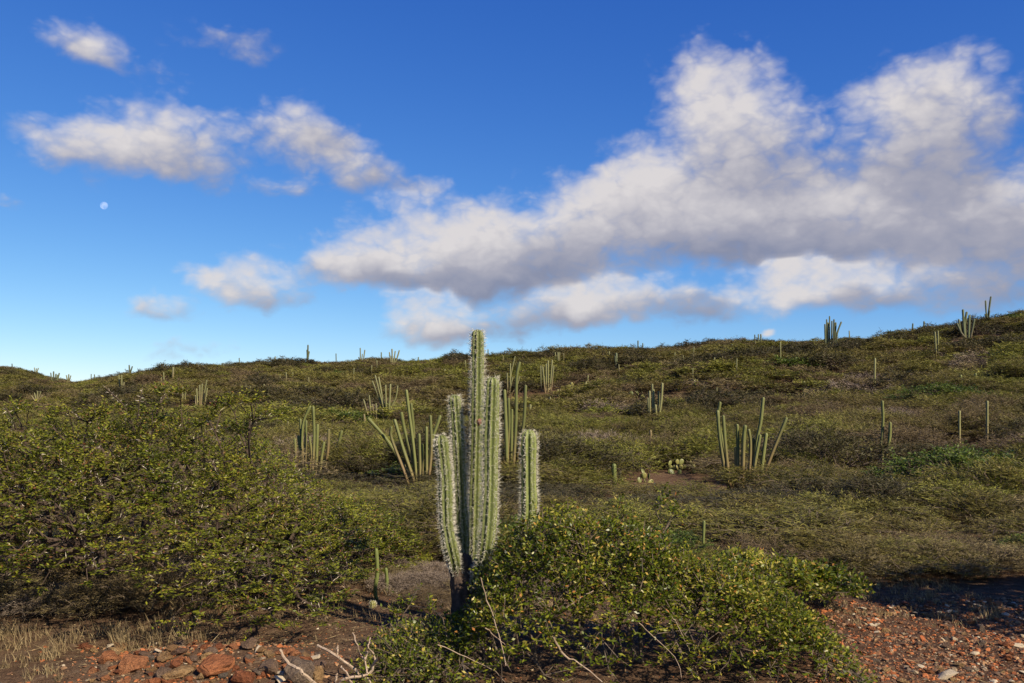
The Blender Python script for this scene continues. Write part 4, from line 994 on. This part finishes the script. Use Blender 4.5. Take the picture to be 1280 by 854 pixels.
PALE = [rock_mesh(260 + i, 14, 'pale_stone', .5) for i in range(3)]
def stone(px, py, wpx, label, group=None, pale=False, tall=1.0, k=None, g=rng, bigmesh=None):
    Y = ground_hit(px, py, 0, 4.0); r_ = wpx / F * Y / 2; x0 = ray(px, py)[0] * Y
    k = int(g.integers(3 if pale else 12)) if k is None else k
    cn = 'pale' if pale else RCOL[k]; label = label.replace('{c}', cn); group = group.replace('{c}', cn) if group else None
    me = bigmesh or (PALE if pale else ROCKS)[k]
    o = link('stone', me); o.location = (x0, Y, tz(x0, Y) + r_ * .28 * tall); o.scale = (r_, r_, r_ * tall)
    o.rotation_euler = (g.normal(0, .25), g.normal(0, .25), g.uniform(0, 6.28)); return tag(o, label, 'stone', group)
def boulder(seed, flat=.8, bmat='stone_red'):
    g = np.random.default_rng(seed); bm = bmesh.new()
    for _ in range(26):
        v = g.normal(0, 1, 3); v /= np.linalg.norm(v); v = np.sign(v) * np.abs(v) ** .7
        bm.verts.new(tuple(v * np.array((1, .85, flat)) * g.uniform(.85, 1.05)))
    bmesh.ops.convex_hull(bm, input=bm.verts)
    for v in list(bm.verts):
        if not v.link_faces: bm.verts.remove(v)
    bmesh.ops.triangulate(bm, faces=bm.faces); bmesh.ops.subdivide_edges(bm, edges=bm.edges, cuts=2, use_grid_fill=True)
    for v in bm.verts:
        p_ = np.array(v.co); v.co = tuple(p_ * (1 + .14 * float(vnoise(np.array([p_[0] * 3 + seed]), np.array([p_[2] * 5 + p_[1] * 2]))[0]) + .022 * g.normal()))
    me = bpy.data.meshes.new('boulder'); bm.to_mesh(me); bm.free(); me.materials.append(M[bmat]); return me
BIG = [(205,826,24,'ochre flat stone on top of the rubble bank',.55,False),(272,838,56,'broad rust-red slab lying in the rubble bank',.5,False),(374,851,38,'tall brown boulder behind the bleached stick',1.25,False),(394,850,22,'upright ochre slab leaning on the tall brown boulder',1.5,False),
 (338,840,32,'knobbly brown boulder beside a dark hollow in the rubble',.8,False),(166,836,36,'orange-red block in the rubble bank',.75,False),(306,852,38,'dark red wedge of stone at the end of the rubble bank',.7,False),(220,846,40,'long brown slab at the foot of the ochre stone',.45,False),(352,853,24,'pale yellow stone against the tall brown boulder',.8,True),
 (1184,848,30,'big pale angular stone alone on the red gravel',.6,True),(1090,784,11,'small pale upright stone on the gravel near the leafy bush',1.0,True),(1012,741,14,'salmon-coloured block under the trailing bush',.8,False),(1198,833,14,'orange-tan stone behind the big pale stone',.9,False),(1270,808,20,'pale stone at the far side of the gravel',.5,True),(1258,808,20,'brick-red flat stone on the gravel',.5,False)]
for i, (x_, y_, w_, lab, tall, pale) in enumerate(BIG):
    stone(x_, y_, w_, lab, None, pale, tall, bigmesh=boulder(500 + i, .75, 'stone_ochre' if 'ochre' in lab or 'orange-tan' in lab else 'stone_brown' if 'brown' in lab else 'stone_red') if not pale else None, g=np.random.default_rng(600 + i))
g = np.random.default_rng(81)
for i in range(185):
    px_ = g.uniform(95, 400); py_ = g.uniform(806, 860)
    if g.random() < np.clip((140 - px_) / 60, 0, .8): continue
    stone(px_, py_, g.uniform(8, 21) * (1.35 if g.random() < .15 else 1), 'angular {c} stone in the rubble bank below the thorn tree', '{c} rubble bank stones', g.random() < .03, g.uniform(.5, .9), g=g)
for i in range(150):
    px_ = 1030 + 250 * g.random() ** .8; py_ = g.uniform(752, 860)
    if px_ < 1060 and py_ > 800 and g.random() < .5: continue
    stone(px_, py_, g.uniform(6, 15), 'small {c} stone scattered on the gravel patch', '{c} gravel patch stones', g.random() < .10, g.uniform(.5, .9), g=g)
# fine gravel: too many to count
def pebbles(name, label, n, fx, g, smin, smax):
    base_ = [np.array([v.co for v in m_.vertices]) for m_ in ROCKS]; faces_ = [[tuple(p_.vertices) for p_ in m_.polygons] for m_ in ROCKS]
    V, Fc, T = [], [], []; off = 0
    for i in range(n):
        x_, y_ = fx(g)
        k = int(g.integers(12)); s = smin * (smax / smin) ** (g.random() ** 2.2); a = g.uniform(0, 6.28); tl = g.normal(0, .3)
        v = base_[k] * s * np.array((1, 1, g.uniform(.5, .9)))
        v = np.stack((v[:, 0] * math.cos(a) - v[:, 1] * math.sin(a), v[:, 0] * math.sin(a) + v[:, 1] * math.cos(a), v[:, 2] + v[:, 0] * tl), -1)
        v += np.array((x_, y_, 0)); V.append(v); T.append(np.full(len(v), g.random())); Fc += [tuple(j + off for j in f_) for f_ in faces_[k]]; off += len(v)
    V = np.concatenate(V); cen = np.concatenate([np.repeat(v_.mean(0)[None], len(v_), 0) for v_ in np.split(V, np.cumsum([len(t_) for t_ in T])[:-1])])
    V[:, 2] += terr(cen[:, 0], cen[:, 1]) + smin * .2
    o = link(name, pymesh(name, V, Fc, np.concatenate(T), False, (M['stone'],))); tag(o, label, 'gravel', kind='stuff')
def fx_right(g):
    py_ = 745 + 125 * g.random() ** 1.1; px_ = 1000 + 340 * g.random() ** .8
    Y = EYE * F / (py_ - HORIZON); return (px_ - 640) / F * Y, Y
pebbles('gravel', 'loose red and tan gravel covering the ground beside the leafy bush', 7500, fx_right, np.random.default_rng(91), .006, .036)
def fx_left(g):
    py_ = g.uniform(800, 870); px_ = g.normal(250, 90); Y = EYE * F / (py_ - HORIZON); return (px_ - 640) / F * Y, Y
pebbles('rubble_grit', 'small red stone chips between the rubble bank stones', 1700, fx_left, np.random.default_rng(92), .008, .03)
def fx_mid(g):
    return g.uniform(-3.2, 4.8), g.uniform(5.8, 11.5)
pebbles('soil_chips', 'scattered small stone chips on the bare brown soil', 5000, fx_mid, np.random.default_rng(93), .005, .02)

# ------------------------------------------------------------------ dead branches, dry grass, litter
def dead_branch(label, lines, Y, seed):
    g = np.random.default_rng(seed)
    allp = [[at(*q_, Y + .05 * math.sin(2 * i_ + seed)) for i_, q_ in enumerate(l_[0])] for l_ in lines]
    low = min((p_ for l_ in allp for p_ in l_), key=lambda v: v[2]); gz = tz(low[0], low[1])
    root = empty('dry_branch', (low[0], low[1], gz)); tag(root, label, 'branch')
    for i, l_ in enumerate(allp):
        l_ = np.array(l_) - np.array((low[0], low[1], gz)); l_[:, 2] -= max(0, low[2] - gz) * 1.0
        n_ = 14; pl = resample(l_, n_) + np.concatenate((np.zeros((1, 3)), g.normal(0, .004, (n_ - 2, 3)), np.zeros((1, 3))))
        r_ = lines[i][1]
        q = tubes(pl[:-1], pl[1:], np.linspace(r_ * .7, r_, n_ - 1), np.linspace(r_ * .72, r_ * 1.02, n_ - 1), 6)
        link('stick' if i == 0 else 'side_twig', quads('stick', q, mats=(M['dead_wood'],)), root)
dead_branch('bleached forked stick leaning over the tall brown boulder', [([(350,803),(360,819),(379,831),(397,852)], .012), ([(385,853),(398,851),(410,853)], .008)], 6.1, 1)
dead_branch('straight bleached stick slanting down beside the leafy bush', [([(397,796),(421,809.5),(444,827),(458,840)], .011), ([(423,796),(421.5,809)], .007)], 6.3, 2)
dead_branch('tangled bleached dead branch with several upright twigs in front of the leafy bush', [([(418,853),(435,842.5),(459,839),(468,826),(474,819)], .011), ([(427,828),(436,841),(443,854)], .007), ([(441,787),(446,801),(450,812),(456,821),(459,838)], .006), ([(459,811),(456,821)], .006), ([(463,793),(461,804),(467,815),(468,826)], .006), ([(421,838),(420,848)], .007), ([(459,839),(464,852)], .007)], 6.2, 3)
dead_branch('thin grey dead twig standing on the bare soil', [([(370,775),(374,768),(380,764)], .006), ([(372,752),(373,763),(373,776)], .004), ([(373,757),(392,742)], .005)], 8.3, 4)
def grass(name, label, spots, g, h, per, mat='straw'):
    Q, T = [], []
    for (x_, y_, s_) in spots:
        n_ = per; b_ = np.stack((x_ + g.normal(0, .05 * s_, n_), y_ + g.normal(0, .05 * s_, n_), np.zeros(n_)), -1)
        b_[:, 2] = terr(b_[:, 0], b_[:, 1]) - .01
        d = norm(np.stack((g.normal(-.1, .32, n_), g.normal(0, .32, n_), np.ones(n_)), -1)); ln = h * s_ * g.uniform(.4, 1.15, n_)
        mid = b_ + d * ln[:, None] * .55; d2 = norm(d + g.normal(0, .25, (n_, 3)) + np.array([-.15, 0, -.1])); tip_ = mid + d2 * ln[:, None] * .45
        s = norm(np.cross(d, np.array([0, 1.0, 0]) + g.normal(0, .5, (n_, 3)))); w_ = .0028
        Q.append(np.stack((b_ - s * w_, b_ + s * w_, mid + s * w_ * .8, mid - s * w_ * .8), 1)); Q.append(np.stack((mid - s * w_ * .8, mid + s * w_ * .8, tip_ + s * .0006, tip_ - s * .0006), 1))
        c = g.uniform(0, 1, n_); T += [c, c]
    o = link(name, quads(name, np.concatenate(Q), np.concatenate(T), mats=(M[mat],))); tag(o, label, 'grass', kind='stuff')
g = np.random.default_rng(101)
spots = []
for i in range(70):
    px_ = g.normal(110, 75); py_ = 785 + 60 * g.random() ** 1.6
    if px_ > 120 and py_ > 806: continue
    Y = EYE * F / (py_ - HORIZON); spots.append(((px_ - 640) / F * Y, Y, g.uniform(.5, 1.2) * (1 if py_ < 812 else .5)))
grass('dry_grass', 'straw-coloured dry grass tufts under the thorn tree', spots, g, .17, 26)
spots = [(g.uniform(-3.3, 4.9), g.uniform(8.2, 12.2), g.uniform(.3, .8)) for _ in range(900)]
grass('sparse_grass', 'thin dry grass scattered over the bare soil', spots, g, .15, 16)
# fallen twigs and leaf litter
n = 16000
x = np.concatenate((g.uniform(-6, 5.5, n // 2), g.uniform(-3.6, 1.0, n // 2))); yy = np.concatenate((g.uniform(5.8, 12.5, n // 2), g.uniform(7.2, 12, n // 2)))
b_ = np.stack((x, yy, terr(x, yy) + g.uniform(.004, .03, n)), -1); d = norm(np.stack((g.normal(0, 1, n), g.normal(0, 1, n), g.normal(0, .18, n)), -1))
tw = g.random(n) < .45
q = leaves(b_, d, norm(UP + g.normal(0, .35, (n, 3))), np.where(tw, g.uniform(.05, .2, n), g.uniform(.012, .035, n)), np.where(tw, .005, g.uniform(.008, .016, n)))
o = link('leaf_litter', quads('leaf_litter', q, g.uniform(0, 1, n), mats=(M['straw'],))); tag(o, 'fallen dry leaves and twigs strewn over the soil', 'litter', kind='stuff')
